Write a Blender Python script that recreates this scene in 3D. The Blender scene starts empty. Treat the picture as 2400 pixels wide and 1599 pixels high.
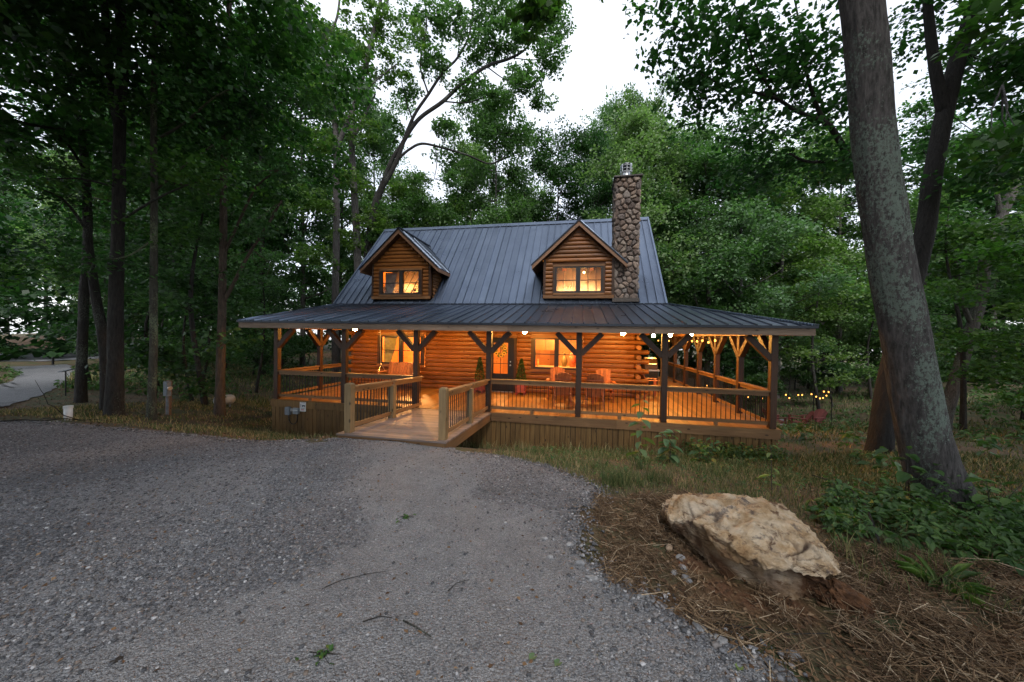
import bpy, bmesh, math, random
import numpy as np
from mathutils import Matrix, Vector

S = bpy.context.scene
COL = S.collection
rng = np.random.default_rng(7)
random.seed(7)

# ------------------------------------------------------------------ camera, world, sun, exposure
FPX, YAW, PITCH, ROLL = 808.9, -11.078, -0.785, 0.978
CAM = np.array([0.0, 0.0, 2.157])
def cam_axes():
    y, t, r = np.radians([YAW, PITCH, ROLL])
    fw = np.array([np.sin(y)*np.cos(t), np.cos(y)*np.cos(t), np.sin(t)])
    rt = np.array([np.cos(y), -np.sin(y), 0.0]); up = np.cross(rt, fw)
    return rt*np.cos(r)+up*np.sin(r), -rt*np.sin(r)+up*np.cos(r), -fw
AX = cam_axes()
RM = np.stack(AX)
cd = bpy.data.cameras.new('camera')
cam = bpy.data.objects.new('camera', cd); COL.objects.link(cam)
cd.sensor_width = 36.0; cd.lens = FPX/2400*36.0; cd.clip_start = 0.05; cd.clip_end = 600
M = Matrix.Identity(4)
for c in range(3):
    for r_ in range(3): M[r_][c] = AX[c][r_]
    M[c][3] = CAM[c]
cam.matrix_world = M
S.camera = cam

SUN_EL, SUN_AZ = math.radians(50), math.radians(165)   # azimuth measured from +Y towards +X
w = bpy.data.worlds.new('World'); S.world = w; w.use_nodes = True
nt = w.node_tree; nt.nodes.clear()
sky = nt.nodes.new('ShaderNodeTexSky'); sky.sky_type = 'NISHITA'; sky.sun_disc = False
sky.sun_elevation = SUN_EL; sky.sun_rotation = SUN_AZ
b1 = nt.nodes.new('ShaderNodeBackground'); b1.inputs['Strength'].default_value = 0.05
b2 = nt.nodes.new('ShaderNodeBackground'); b2.inputs['Color'].default_value = (0.93, 0.95, 1.0, 1); b2.inputs['Strength'].default_value = 1.0
tcw = nt.nodes.new('ShaderNodeTexCoord'); cn = nt.nodes.new('ShaderNodeTexNoise'); cn.inputs['Scale'].default_value = 2.2; cn.inputs['Detail'].default_value = 5.0
crw = nt.nodes.new('ShaderNodeValToRGB'); crw.color_ramp.elements[0].position = .32; crw.color_ramp.elements[0].color = (.54, .565, .615, 1); crw.color_ramp.elements[1].position = .62; crw.color_ramp.elements[1].color = (.73, .745, .78, 1)
nt.links.new(tcw.outputs['Generated'], cn.inputs['Vector']); nt.links.new(cn.outputs['Fac'], crw.inputs['Fac']); nt.links.new(crw.outputs[0], b2.inputs['Color'])
ad = nt.nodes.new('ShaderNodeAddShader'); wo = nt.nodes.new('ShaderNodeOutputWorld')
nt.links.new(sky.outputs[0], b1.inputs['Color']); nt.links.new(b1.outputs[0], ad.inputs[0]); nt.links.new(b2.outputs[0], ad.inputs[1])
nt.links.new(ad.outputs[0], wo.inputs['Surface'])
sl = bpy.data.lights.new('sun', 'SUN'); sl.energy = 1.5; sl.angle = math.radians(25); sl.color = (1.0, 0.95, 0.9)
sun = bpy.data.objects.new('sun', sl); COL.objects.link(sun)
sd = Vector((math.sin(SUN_AZ)*math.cos(SUN_EL), math.cos(SUN_AZ)*math.cos(SUN_EL), math.sin(SUN_EL)))
sun.rotation_euler = sd.to_track_quat('Z', 'Y').to_euler(); sun.location = (0, 0, 60)

S.view_settings.view_transform = 'Standard'; S.view_settings.look = 'None'
S.view_settings.exposure = 0.78; S.view_settings.gamma = 1.0; S.view_settings.use_curve_mapping = False
S.render.engine = 'CYCLES'
S.cycles.max_bounces = 6; S.cycles.diffuse_bounces = 3; S.cycles.glossy_bounces = 3
S.cycles.transmission_bounces = 4; S.cycles.transparent_max_bounces = 8
S.cycles.caustics_reflective = False; S.cycles.caustics_refractive = False
S.cycles.sample_clamp_indirect = 4.0
S.cycles.use_adaptive_sampling = True; S.cycles.adaptive_threshold = 0.02
S.cycles.use_denoising = True
try:
    S.cycles.denoiser = 'OPENIMAGEDENOISE'; S.cycles.denoising_input_passes = 'RGB_ALBEDO_NORMAL'
except Exception: pass

# ------------------------------------------------------------------ photo geometry helpers
def ray(px, py): return RM.T @ np.array([px-1200.0, -(py-799.5), -FPX])
def at(px, py, X=None, Y=None, z=None, D=None):
    d = ray(px, py)
    if D is not None: t = D/FPX
    elif X is not None: t = (X-CAM[0])/d[0]
    elif Y is not None: t = (Y-CAM[1])/d[1]
    else: t = (z-CAM[2])/d[2]
    return CAM+t*d
A_ = lambda x, y, z: tuple(at(x, y, z=z))

# terrain control points (x, y, z), deck top is z = 0
CP = [(0,0,.47),(0,3,.34),(0,5,.2),(-3.5,6.0,.10),(-3.5,2,.38),(-8,2,.33),(-7,4.5,.14),(-13,3,.25),(5,0,.52),(3,2.5,.36),(2,4.4,.22),(4.6,4,.22),
      (-2.4,9.4,-.99),(-.6,9.4,-.93),(1.5,9.4,-.8),(4.5,9.4,-.67),(-5,9.4,-1.15),(-9.4,9.4,-1.2),(-4,14,-1.3),(-9,20,-1.8),(2,20,-2.0),
      (-1.9,7.4,-.38),(-2.2,8.5,-.8),(-6.3,8.4,-.85),(-9,8.5,-.8),(-5.2,6.3,-.0),(0.5,6.3,-.05),(1.5,7.8,-.42),(4,7,-.22),
      A_(0,988,.0),A_(300,1010,-.02),A_(640,1037,-.06),A_(188,942,-.45),A_(269,978,-.32),A_(355,984,-.32),A_(515,968,-.7),
      A_(60,900,-.75),A_(100,852,-1.0),A_(60,832,-1.15),A_(230,826,-1.2),A_(-150,840,-1.1),
      A_(2200,1175,.2),A_(2062,1045,-.4),A_(2320,1040,-.55),A_(2300,965,-1.2),(8,1,.5),(11,4,.1),
      (0,-10,.6),(12,-9,.6),(-12,-9,.5)]
for px, py, D in ((60,824,47),(-150,824,47),(230,822,48),(60,794,53),(-150,794,53),(230,794,54),(1870,1000,19),(1700,975,24),(2050,985,19),(420,860,30)):
    CP.append(tuple(at(px, py, D=D)))
for a in range(0, 360, 30):
    CP.append((140*math.sin(math.radians(a)), 140*math.cos(math.radians(a)), -2.0))
CP = np.array(CP, float)
def _k(r2): return np.where(r2 > 1e-9, r2*np.log(np.maximum(r2, 1e-9))*0.5, 0.0)
_n = len(CP); _sc = 10.0
_P = CP[:, :2]/_sc
_K = _k(((_P[:, None]-_P[None])**2).sum(-1))+np.eye(_n)*0.004
_A = np.zeros((_n+3, _n+3)); _A[:_n, :_n] = _K
_A[:_n, _n:] = np.c_[np.ones(_n), _P]; _A[_n:, :_n] = _A[:_n, _n:].T
_W = np.linalg.solve(_A, np.r_[CP[:, 2], 0, 0, 0])
def lownoise(x, y):
    return (np.sin(x*1.7+np.cos(y*1.3)*1.4)*np.cos(y*1.9+np.sin(x*.8)))*.5+.5*np.sin(x*4.3+y*2.1)*np.cos(y*3.7-x*1.6)
def H(x, y):
    x = np.atleast_1d(np.asarray(x, float)); y = np.atleast_1d(np.asarray(y, float))
    q = np.stack([x.ravel(), y.ravel()], 1)/_sc
    out = np.empty(len(q))
    for i in range(0, len(q), 20000):
        b = q[i:i+20000]
        out[i:i+20000] = _k(((b[:, None]-_P[None])**2).sum(-1)) @ _W[:_n]+_W[_n]+b @ _W[_n+1:]
    out += 0.018*lownoise(q[:, 0]*_sc, q[:, 1]*_sc)
    return out.reshape(x.shape)
def h1(x, y): return float(H(x, y)[0])
def gnd(px, py):
    """the point of the ground seen at a place of the photograph"""
    d = ray(px, py); t = np.linspace(1.0, 90, 1500)/FPX
    p = CAM[None]+t[:, None]*d[None]
    below = np.nonzero(p[:, 2] < H(p[:, 0], p[:, 1]))[0]
    i = below[0] if len(below) else len(t)-1
    lo, hi = t[max(i-1, 0)], t[i]
    for _ in range(12):
        m = (lo+hi)/2; q = CAM+m*d
        if q[2] < h1(q[0], q[1]): hi = m
        else: lo = m
    return CAM+hi*d
def inside(poly, x, y):
    poly = np.asarray(poly); r = np.zeros(np.shape(x), bool); j = len(poly)-1
    for i in range(len(poly)):
        xi, yi = poly[i]; xj, yj = poly[j]
        c = ((yi > y) != (yj > y)) & (x < (xj-xi)*(y-yi)/((yj-yi) if yj != yi else 1e-9)+xi)
        r ^= c; j = i
    return r

# ------------------------------------------------------------------ object helpers
def tag(o, label=None, cat=None, group=None, kind=None):
    if label: o['label'] = label
    if cat: o['category'] = cat
    if group: o['group'] = group
    if kind: o['kind'] = kind
    return o
def empty(name, loc=(0, 0, 0), rz=0.0, label=None, cat=None, group=None):
    o = bpy.data.objects.new(name, None); COL.objects.link(o)
    o.location = loc; o.rotation_euler = (0, 0, rz); o.empty_display_size = 0.2
    return tag(o, label, cat, group)
def link(name, me, parent=None, world=True):
    o = bpy.data.objects.new(name, me); COL.objects.link(o)
    if parent is not None:
        o.parent = parent
        if world and parent.parent is None:
            o.matrix_parent_inverse = (Matrix.Translation(parent.location) @ parent.rotation_euler.to_matrix().to_4x4()).inverted()
    return o
def mesh_np(name, V, F, mat=None, smooth=False, tint=None):
    V = np.asarray(V, np.float32); F = np.asarray(F, np.int32); k = F.shape[1]
    me = bpy.data.meshes.new(name)
    me.vertices.add(len(V)); me.vertices.foreach_set('co', V.ravel())
    me.loops.add(F.size); me.loops.foreach_set('vertex_index', F.ravel())
    me.polygons.add(len(F)); me.polygons.foreach_set('loop_start', np.arange(len(F), dtype=np.int32)*k)
    if smooth: me.polygons.foreach_set('use_smooth', np.ones(len(F), bool))
    me.update(calc_edges=True)
    if tint is not None:
        a = me.attributes.new('tint', 'FLOAT', 'FACE'); a.data.foreach_set('value', np.asarray(tint, np.float32))
    if mat: me.materials.append(mat)
    return me
class MB:
    def __init__(s): s.v = []; s.f = []
    def add(s, V, F):
        o = len(s.v); s.v += [tuple(map(float, p)) for p in V]; s.f += [tuple(int(i)+o for i in q) for q in F]; return s
    def box(s, x0, x1, y0, y1, z0, z1):
        V = [(x, y, z) for z in (z0, z1) for y in (y0, y1) for x in (x0, x1)]
        return s.add(V, [(0,2,3,1),(4,5,7,6),(0,1,5,4),(1,3,7,5),(3,2,6,7),(2,0,4,6)])
    def bar(s, a, b, w, h, up=(0, 0, 1)):
        a, b = np.array(a, float), np.array(b, float); d = b-a; d /= np.linalg.norm(d)
        u = np.array(up, float); sd_ = np.cross(d, u)
        if np.linalg.norm(sd_) < 1e-5: sd_ = np.cross(d, (0, 1, 0))
        sd_ /= np.linalg.norm(sd_); u = np.cross(sd_, d)
        V = [p+sd_*i*w/2+u*j*h/2 for p in (a, b) for j in (-1, 1) for i in (-1, 1)]
        return s.add(V, [(0,1,3,2),(4,6,7,5),(0,4,5,1),(1,5,7,3),(3,7,6,2),(2,6,4,0)])
    def tube(s, pts, rad, n=8, caps=True):
        pts = np.array(pts, float); m = len(pts)
        rad = np.broadcast_to(rad, (m,)) if np.ndim(rad) < 2 else rad
        T = np.gradient(pts, axis=0); T /= np.linalg.norm(T, axis=1)[:, None]+1e-12
        ref = np.array((0.31, 0.95, 0.0)) if abs(T[0][1]) < .8 else np.array((1.0, 0, 0))
        V = []
        for i in range(m):
            u = np.cross(T[i], ref); u /= np.linalg.norm(u)+1e-12; v_ = np.cross(T[i], u)
            for j in range(n):
                a = 2*math.pi*j/n; V.append(pts[i]+rad[i]*(u*math.cos(a)+v_*math.sin(a)))
        F = [(i*n+j, i*n+(j+1) % n, (i+1)*n+(j+1) % n, (i+1)*n+j) for i in range(m-1) for j in range(n)]
        if caps: F += [tuple(range(n))[::-1], tuple(range((m-1)*n, m*n))]
        return s.add(V, F)
    def lathe(s, prof, c=(0, 0, 0), n=16):
        V = [(c[0]+r*math.cos(2*math.pi*j/n), c[1]+r*math.sin(2*math.pi*j/n), c[2]+z) for r, z in prof for j in range(n)]
        m = len(prof)
        F = [(i*n+j, i*n+(j+1) % n, (i+1)*n+(j+1) % n, (i+1)*n+j) for i in range(m-1) for j in range(n)]
        return s.add(V, F+[tuple(range(n))[::-1], tuple(range((m-1)*n, m*n))])
    def prism(s, poly, off):
        """polygon (3D points in order) extruded by a vector"""
        n = len(poly); P = [np.array(p, float) for p in poly]; off = np.array(off, float)
        return s.add(P+[p+off for p in P], [tuple(range(n))[::-1], tuple(range(n, 2*n))]+[(i, (i+1) % n, n+(i+1) % n, n+i) for i in range(n)])
    def mesh(s, name, mat=None, smooth=False):
        me = bpy.data.meshes.new(name); me.from_pydata(s.v, [], s.f)
        bm = bmesh.new(); bm.from_mesh(me); bmesh.ops.recalc_face_normals(bm, faces=bm.faces); bm.to_mesh(me); bm.free()
        if smooth:
            for p in me.polygons: p.use_smooth = True
        if mat: me.materials.append(mat)
        return me
    def build(s, name, mat, parent=None, smooth=False, world=True): return link(name, s.mesh(name, mat, smooth), parent, world)
def bevel(o, w=.006, seg=1):
    m = o.modifiers.new('bevel', 'BEVEL'); m.width = w; m.segments = seg; m.limit_method = 'ANGLE'; return o
def kids(o): return [c for c in o.children]
def copy_tree(o, parent=None):
    c = o.copy(); COL.objects.link(c); c.parent = parent
    if parent is not None: c.matrix_parent_inverse = o.matrix_parent_inverse.copy()
    for ch in kids(o): copy_tree(ch, c)
    return c

# ------------------------------------------------------------------ materials
def mat_new(name):
    m = bpy.data.materials.new(name); m.use_nodes = True
    return m, m.node_tree, m.node_tree.nodes['Principled BSDF']
def N(nt_, t, **k):
    n = nt_.nodes.new(t)
    for a, b in k.items():
        if a in n.inputs.keys(): n.inputs[a].default_value = b
        else: setattr(n, a, b)
    return n
def ramp(nt_, fac, stops):
    r = nt_.nodes.new('ShaderNodeValToRGB'); e = r.color_ramp.elements
    while len(e) < len(stops): e.new(0.5)
    for el, (p, c) in zip(e, stops): el.position = p; el.color = (*c, 1)
    nt_.links.new(fac, r.inputs['Fac']); return r
def bump(nt_, bs, height, st=.4, dist=.01):
    b = N(nt_, 'ShaderNodeBump', Strength=st, Distance=dist); nt_.links.new(height, b.inputs['Height']); nt_.links.new(b.outputs[0], bs.inputs['Normal']); return b
def coords(nt_, scale, kind='Object', rnd=True):
    tc = N(nt_, 'ShaderNodeTexCoord'); mp = N(nt_, 'ShaderNodeMapping'); mp.inputs['Scale'].default_value = scale
    src = tc.outputs[kind]
    if rnd:
        oi = N(nt_, 'ShaderNodeObjectInfo'); sc = N(nt_, 'ShaderNodeVectorMath', operation='SCALE'); sc.inputs[0].default_value = (13.7, 29.1, 7.3)
        nt_.links.new(oi.outputs['Random'], sc.inputs['Scale'])
        ad_ = N(nt_, 'ShaderNodeVectorMath', operation='ADD'); nt_.links.new(src, ad_.inputs[0]); nt_.links.new(sc.outputs[0], ad_.inputs[1]); src = ad_.outputs[0]
    nt_.links.new(src, mp.inputs['Vector']); return mp.outputs[0]
def mixc(nt_, fac, a, b, mode='MIX'):
    m = N(nt_, 'ShaderNodeMix', data_type='RGBA', blend_type=mode)
    for s_, x in ((m.inputs[6], a), (m.inputs[7], b)):
        if hasattr(x, 'is_linked') or hasattr(x, 'node'): nt_.links.new(x, s_)
        else: s_.default_value = (*x, 1)
    if hasattr(fac, 'node'): nt_.links.new(fac, m.inputs[0])
    else: m.inputs[0].default_value = fac
    return m.outputs[2]
def wood(name, dark, light, axis=0, rough=.55, knots=True, grain=1.0):
    m, t, bs = mat_new(name)
    sc = [26.0*grain]*3; sc[axis] = 1.6*grain
    v = coords(t, sc)
    n1 = N(t, 'ShaderNodeTexNoise', Scale=1.0, Detail=6.0, Roughness=.65); t.links.new(v, n1.inputs['Vector'])
    c = ramp(t, n1.outputs['Fac'], [(.3, dark), (.7, light)]).outputs[0]
    oi = N(t, 'ShaderNodeObjectInfo')
    vr = ramp(t, oi.outputs['Random'], [(0, (.74, .72, .7)), (.5, (1, 1, 1)), (1, (1.18, 1.12, 1.05))]).outputs[0]
    c = mixc(t, 1.0, c, vr, 'MULTIPLY')
    n2 = N(t, 'ShaderNodeTexNoise', Scale=1.3, Detail=3.0); t.links.new(coords(t, (1, 1, 1)), n2.inputs['Vector'])
    c = mixc(t, .5, c, ramp(t, n2.outputs['Fac'], [(.35, (.62, .6, .58)), (.65, (1.1, 1.1, 1.1))]).outputs[0], 'MULTIPLY')
    if knots:
        s2 = [7.0]*3; s2[axis] = 3.2
        vo = N(t, 'ShaderNodeTexVoronoi', Scale=1.0, Randomness=1.0); t.links.new(coords(t, s2), vo.inputs['Vector'])
        kf = ramp(t, vo.outputs['Distance'], [(.08, (1, 1, 1)), (.17, (0, 0, 0))]).outputs[0]
        c = mixc(t, kf, c, tuple(x*.3 for x in dark))
    t.links.new(c, bs.inputs['Base Color']); bs.inputs['Roughness'].default_value = rough
    bump(t, bs, n1.outputs['Fac'], .35, .004)
    return m
def plain(name, col, rough=.6, metal=0.0, noise=.25, scale=8.0):
    m, t, bs = mat_new(name)
    n1 = N(t, 'ShaderNodeTexNoise', Scale=scale, Detail=5.0); t.links.new(coords(t, (1, 1, 1)), n1.inputs['Vector'])
    c = ramp(t, n1.outputs['Fac'], [(.3, tuple(x*(1-noise) for x in col)), (.7, tuple(min(1, x*(1+noise)) for x in col))]).outputs[0]
    t.links.new(c, bs.inputs['Base Color']); bs.inputs['Roughness'].default_value = rough; bs.inputs['Metallic'].default_value = metal
    return m
def emit(name, col, st):
    m, t, bs = mat_new(name); bs.inputs['Base Color'].default_value = (*col, 1)
    bs.inputs['Emission Color'].default_value = (*col, 1); bs.inputs['Emission Strength'].default_value = st; return m
def leafmat(name, dark, light, trans=.35):
    m, t, bs = mat_new(name)
    at_ = N(t, 'ShaderNodeAttribute', attribute_name='tint')
    c = ramp(t, at_.outputs['Fac'], [(0, dark), (.75, light), (1, (light[0]*1.35, light[1]*1.2, light[2]*.9))]).outputs[0]
    oi = N(t, 'ShaderNodeObjectInfo')
    c = mixc(t, 1.0, c, ramp(t, oi.outputs['Random'], [(0, (.75, .85, .95)), (.5, (1, 1, 1)), (1, (1.25, 1.1, .8))]).outputs[0], 'MULTIPLY')
    t.links.new(c, bs.inputs['Base Color']); bs.inputs['Roughness'].default_value = .5
    tr = N(t, 'ShaderNodeBsdfTranslucent'); t.links.new(mixc(t, 1.0, c, (.95, 1.3, .55), 'MULTIPLY'), tr.inputs['Color'])
    mx = N(t, 'ShaderNodeMixShader'); mx.inputs[0].default_value = trans
    t.links.new(bs.outputs[0], mx.inputs[1]); t.links.new(tr.outputs[0], mx.inputs[2])
    t.links.new(mx.outputs[0], t.nodes['Material Output'].inputs['Surface']); return m
def barkmat(name, c0, c1, lichen=None, amount=.5):
    m, t, bs = mat_new(name)
    n1 = N(t, 'ShaderNodeTexNoise', Scale=1.0, Detail=6.0, Roughness=.7); t.links.new(coords(t, (26, 26, 5)), n1.inputs['Vector'])
    c = ramp(t, n1.outputs['Fac'], [(.35, c0), (.65, c1)]).outputs[0]
    if lichen:
        n2 = N(t, 'ShaderNodeTexNoise', Scale=30.0, Detail=6.0, Roughness=.8); t.links.new(coords(t, (1, 1, .7)), n2.inputs['Vector'])
        n3 = N(t, 'ShaderNodeTexNoise', Scale=1.3, Detail=2.0); t.links.new(coords(t, (1, 1, .6)), n3.inputs['Vector'])
        ml = N(t, 'ShaderNodeMath', operation='MULTIPLY'); t.links.new(n2.outputs['Fac'], ml.inputs[0]); t.links.new(n3.outputs['Fac'], ml.inputs[1])
        f = ramp(t, ml.outputs[0], [(.36-.12*amount, (0, 0, 0)), (.40-.12*amount, (1, 1, 1))]).outputs[0]
        c = mixc(t, f, c, lichen)
    t.links.new(c, bs.inputs['Base Color']); bs.inputs['Roughness'].default_value = .9
    bump(t, bs, n1.outputs['Fac'], 1.0, .06); return m

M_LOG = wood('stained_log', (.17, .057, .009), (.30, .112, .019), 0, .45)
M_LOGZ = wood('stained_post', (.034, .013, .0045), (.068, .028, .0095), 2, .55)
M_LOGY = wood('stained_beam', (.20, .085, .026), (.32, .15, .05), 1, .55)
M_TRIM = wood('stained_trim', (.18, .078, .025), (.28, .13, .045), 0, .55)
M_FASC = wood('fascia_wood', (.21, .145, .10), (.34, .25, .185), 0, .65)
M_RAKE = wood('rake_wood', (.19, .10, .055), (.28, .155, .09), 0, .6)
M_DECKY = wood('deck_wood', (.27, .135, .04), (.38, .20, .07), 1, .5)
M_RAMP = wood('ramp_wood', (.19, .14, .12), (.31, .25, .225), 0, .6)
M_RAIL = wood('rail_wood', (.17, .088, .036), (.28, .16, .070), 0, .6)
M_RAILY = wood('rail_wood_side', (.19, .10, .042), (.30, .18, .085), 1, .6)
M_POSTG = wood('ramp_post_wood', (.17, .115, .055), (.28, .20, .10), 2, .65)
M_SKIRT = wood('skirting_wood', (.125, .068, .020), (.245, .145, .050), 2, .7)
M_CEDAR = wood('cedar_furniture', (.34, .10, .035), (.58, .22, .08), 2, .5)
M_INT = wood('interior_pine', (.50, .26, .09), (.62, .36, .14), 0, .6, grain=.5)
M_BLACK = plain('black_metal', (.012, .012, .013), .4, 0.2)
M_DOOR = plain('dark_door_paint', (.010, .010, .012), .35)
M_SASH = plain('dark_window_frame', (.014, .012, .011), .4)
M_MORTAR = plain('mortar', (.11, .095, .085), .95, scale=30)
M_STEEL = plain('galvanised_steel', (.62, .64, .66), .3, .9, .1)
M_GREY = plain('grey_box_paint', (.20, .23, .26), .5)
M_WHITE = plain('white_plastic', (.75, .75, .74), .4, 0, .05)
M_RED = plain('red_plastic', (.38, .085, .07), .45, 0, .2)
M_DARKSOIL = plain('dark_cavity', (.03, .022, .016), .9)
M_CURT = plain('curtain_cloth', (.32, .22, .18), .9)
M_CURT2 = plain('olive_curtain_cloth', (.42, .36, .16), .9)
M_BULB = emit('warm_bulb', (1.0, .62, .22), 12.0)
M_BULBS = emit('warm_small_bulb', (1.0, .42, .08), 2.2)
M_BARK = barkmat('bark_dark', (.012, .0105, .009), (.042, .037, .032), (.10, .11, .09), .22)
M_BARKG = barkmat('bark_grey', (.04, .035, .032), (.125, .112, .104), (.17, .22, .17), .3)
M_BARKL = barkmat('bark_lichen', (.028, .026, .026), (.13, .12, .118), (.17, .22, .185), .66)
L_MAPLE = leafmat('maple_leaves', (.024, .074, .020), (.076, .182, .052), .45)
L_OAK = leafmat('oak_leaves', (.052, .110, .034), (.135, .240, .085), .42)
L_DEEP = leafmat('deep_green_leaves', (.018, .055, .015), (.052, .120, .032), .4)
L_PALE = leafmat('pale_green_leaves', (.098, .165, .068), (.225, .330, .155), .4)
L_WEED = leafmat('weed_leaves', (.036, .092, .028), (.10, .195, .062))

def metal_roof(name, axis):
    m, t, bs = mat_new(name)
    v = coords(t, (1, 1, 1), rnd=False)
    wv = N(t, 'ShaderNodeTexWave', wave_type='BANDS', bands_direction='XYZ'[axis], Scale=9.0, Distortion=0.0); t.links.new(v, wv.inputs['Vector'])
    n1 = N(t, 'ShaderNodeTexNoise', Scale=1.4, Detail=4.0); t.links.new(v, n1.inputs['Vector'])
    oi = N(t, 'ShaderNodeObjectInfo')
    c = mixc(t, 1.0, ramp(t, n1.outputs['Fac'], [(.3, (.120, .150, .205)), (.7, (.150, .185, .245))]).outputs[0],
             ramp(t, oi.outputs['Random'], [(0, (.9, .9, .9)), (1, (1.1, 1.1, 1.1))]).outputs[0], 'MULTIPLY')
    t.links.new(c, bs.inputs['Base Color']); bs.inputs['Metallic'].default_value = .9
    r = ramp(t, n1.outputs['Fac'], [(.3, (.27, .27, .27)), (.75, (.36, .36, .36))]).outputs[0]; t.links.new(r, bs.inputs['Roughness'])
    n3 = N(t, 'ShaderNodeTexNoise', Scale=1.0, Detail=2.0); sc3 = [5.0, 5.0, 5.0]; sc3[1-axis] = .5; t.links.new(coords(t, sc3), n3.inputs['Vector'])
    b0 = N(t, 'ShaderNodeBump', Strength=.22, Distance=.03); t.links.new(n3.outputs['Fac'], b0.inputs['Height'])
    b1_ = bump(t, bs, wv.outputs['Fac'], .5, .012); t.links.new(b0.outputs[0], b1_.inputs['Normal']); return m
M_ROOFX = metal_roof('roof_metal_x', 0); M_ROOFY = metal_roof('roof_metal_y', 1)
M_ROOFDK = plain('roof_trim_metal', (.03, .036, .048), .35, .6, .1)

def stonemat():
    m, t, bs = mat_new('chimney_stone')
    oi = N(t, 'ShaderNodeObjectInfo')
    c = ramp(t, oi.outputs['Random'], [(0, (.10, .075, .065)), (.2, (.21, .155, .125)), (.4, (.14, .12, .115)), (.6, (.33, .25, .20)), (.8, (.23, .21, .20)), (1, (.38, .31, .25))]).outputs[0]
    n1 = N(t, 'ShaderNodeTexNoise', Scale=14.0, Detail=7.0); t.links.new(coords(t, (1, 1, 1)), n1.inputs['Vector'])
    c = mixc(t, .8, c, ramp(t, n1.outputs['Fac'], [(.3, (.55, .52, .5)), (.7, (1.25, 1.2, 1.15))]).outputs[0], 'MULTIPLY')
    t.links.new(c, bs.inputs['Base Color']); bs.inputs['Roughness'].default_value = .8; bump(t, bs, n1.outputs['Fac'], .6, .02); return m
M_STONE = stonemat()
def glassmat():
    m, t, bs = mat_new('window_glass'); t.nodes.remove(bs)
    tr = N(t, 'ShaderNodeBsdfTransparent'); gl = N(t, 'ShaderNodeBsdfGlossy', Roughness=.02); fr = N(t, 'ShaderNodeFresnel', IOR=1.22)
    mx = N(t, 'ShaderNodeMixShader'); t.links.new(fr.outputs[0], mx.inputs[0]); t.links.new(tr.outputs[0], mx.inputs[1]); t.links.new(gl.outputs[0], mx.inputs[2])
    t.links.new(mx.outputs[0], t.nodes['Material Output'].inputs['Surface']); return m
M_GLASS = glassmat()

def gravelmat():
    m, t, bs = mat_new('gravel')
    v = coords(t, (1, 1, 1), rnd=False)
    big = N(t, 'ShaderNodeTexNoise', Scale=.55, Detail=3.0); t.links.new(v, big.inputs['Vector'])
    med = N(t, 'ShaderNodeTexNoise', Scale=4.5, Detail=8.0, Roughness=.72); t.links.new(v, med.inputs['Vector'])
    vo = N(t, 'ShaderNodeTexVoronoi', Scale=58.0); t.links.new(v, vo.inputs['Vector'])
    vo2 = N(t, 'ShaderNodeTexVoronoi', Scale=135.0); t.links.new(v, vo2.inputs['Vector'])
    sep = N(t, 'ShaderNodeSeparateColor'); t.links.new(vo.outputs['Color'], sep.inputs[0])
    sep2 = N(t, 'ShaderNodeSeparateColor'); t.links.new(vo2.outputs['Color'], sep2.inputs[0])
    cs = [(0, (.085, .09, .10)), (.3, (.15, .155, .17)), (.55, (.30, .305, .32)), (.75, (.23, .205, .185)), (.9, (.42, .425, .44)), (1, (.54, .545, .56))]
    c1 = ramp(t, sep.outputs[0], cs).outputs[0]; c2 = ramp(t, sep2.outputs[0], cs).outputs[0]
    sand = ramp(t, med.outputs['Fac'], [(.3, (.22, .226, .242)), (.7, (.43, .44, .462))]).outputs[0]
    nz = N(t, 'ShaderNodeMath', operation='MULTIPLY_ADD'); t.links.new(med.outputs['Fac'], nz.inputs[0]); nz.inputs[1].default_value = .8; t.links.new(big.outputs['Fac'], nz.inputs[2])
    at_ = N(t, 'ShaderNodeAttribute', attribute_name='track')
    sb = N(t, 'ShaderNodeMath', operation='ADD'); t.links.new(nz.outputs[0], sb.inputs[0]); t.links.new(at_.outputs['Fac'], sb.inputs[1])
    fs = ramp(t, sb.outputs[0], [(.86, (0, 0, 0)), (1.28, (1, 1, 1))]).outputs[0]
    c = mixc(t, .35, c1, c2); mk = mixc(t, .55, sand, c2)
    c = mixc(t, 1.0, c, ramp(t, big.outputs['Fac'], [(.3, (.66, .68, .72)), (.62, (1.12, 1.13, 1.16))]).outputs[0], 'MULTIPLY')
    c = mixc(t, fs, c, mk)
    t.links.new(c, bs.inputs['Base Color']); bs.inputs['Roughness'].default_value = .92
    inv = N(t, 'ShaderNodeMath', operation='SUBTRACT'); inv.inputs[0].default_value = 1.0; t.links.new(vo.outputs['Distance'], inv.inputs[1])
    a2 = N(t, 'ShaderNodeMath', operation='MULTIPLY_ADD'); t.links.new(vo2.outputs['Distance'], a2.inputs[0]); a2.inputs[1].default_value = -.5; t.links.new(inv.outputs[0], a2.inputs[2])
    bump(t, bs, a2.outputs[0], 1.0, .028); return m
M_GRAVEL = gravelmat()
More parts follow.
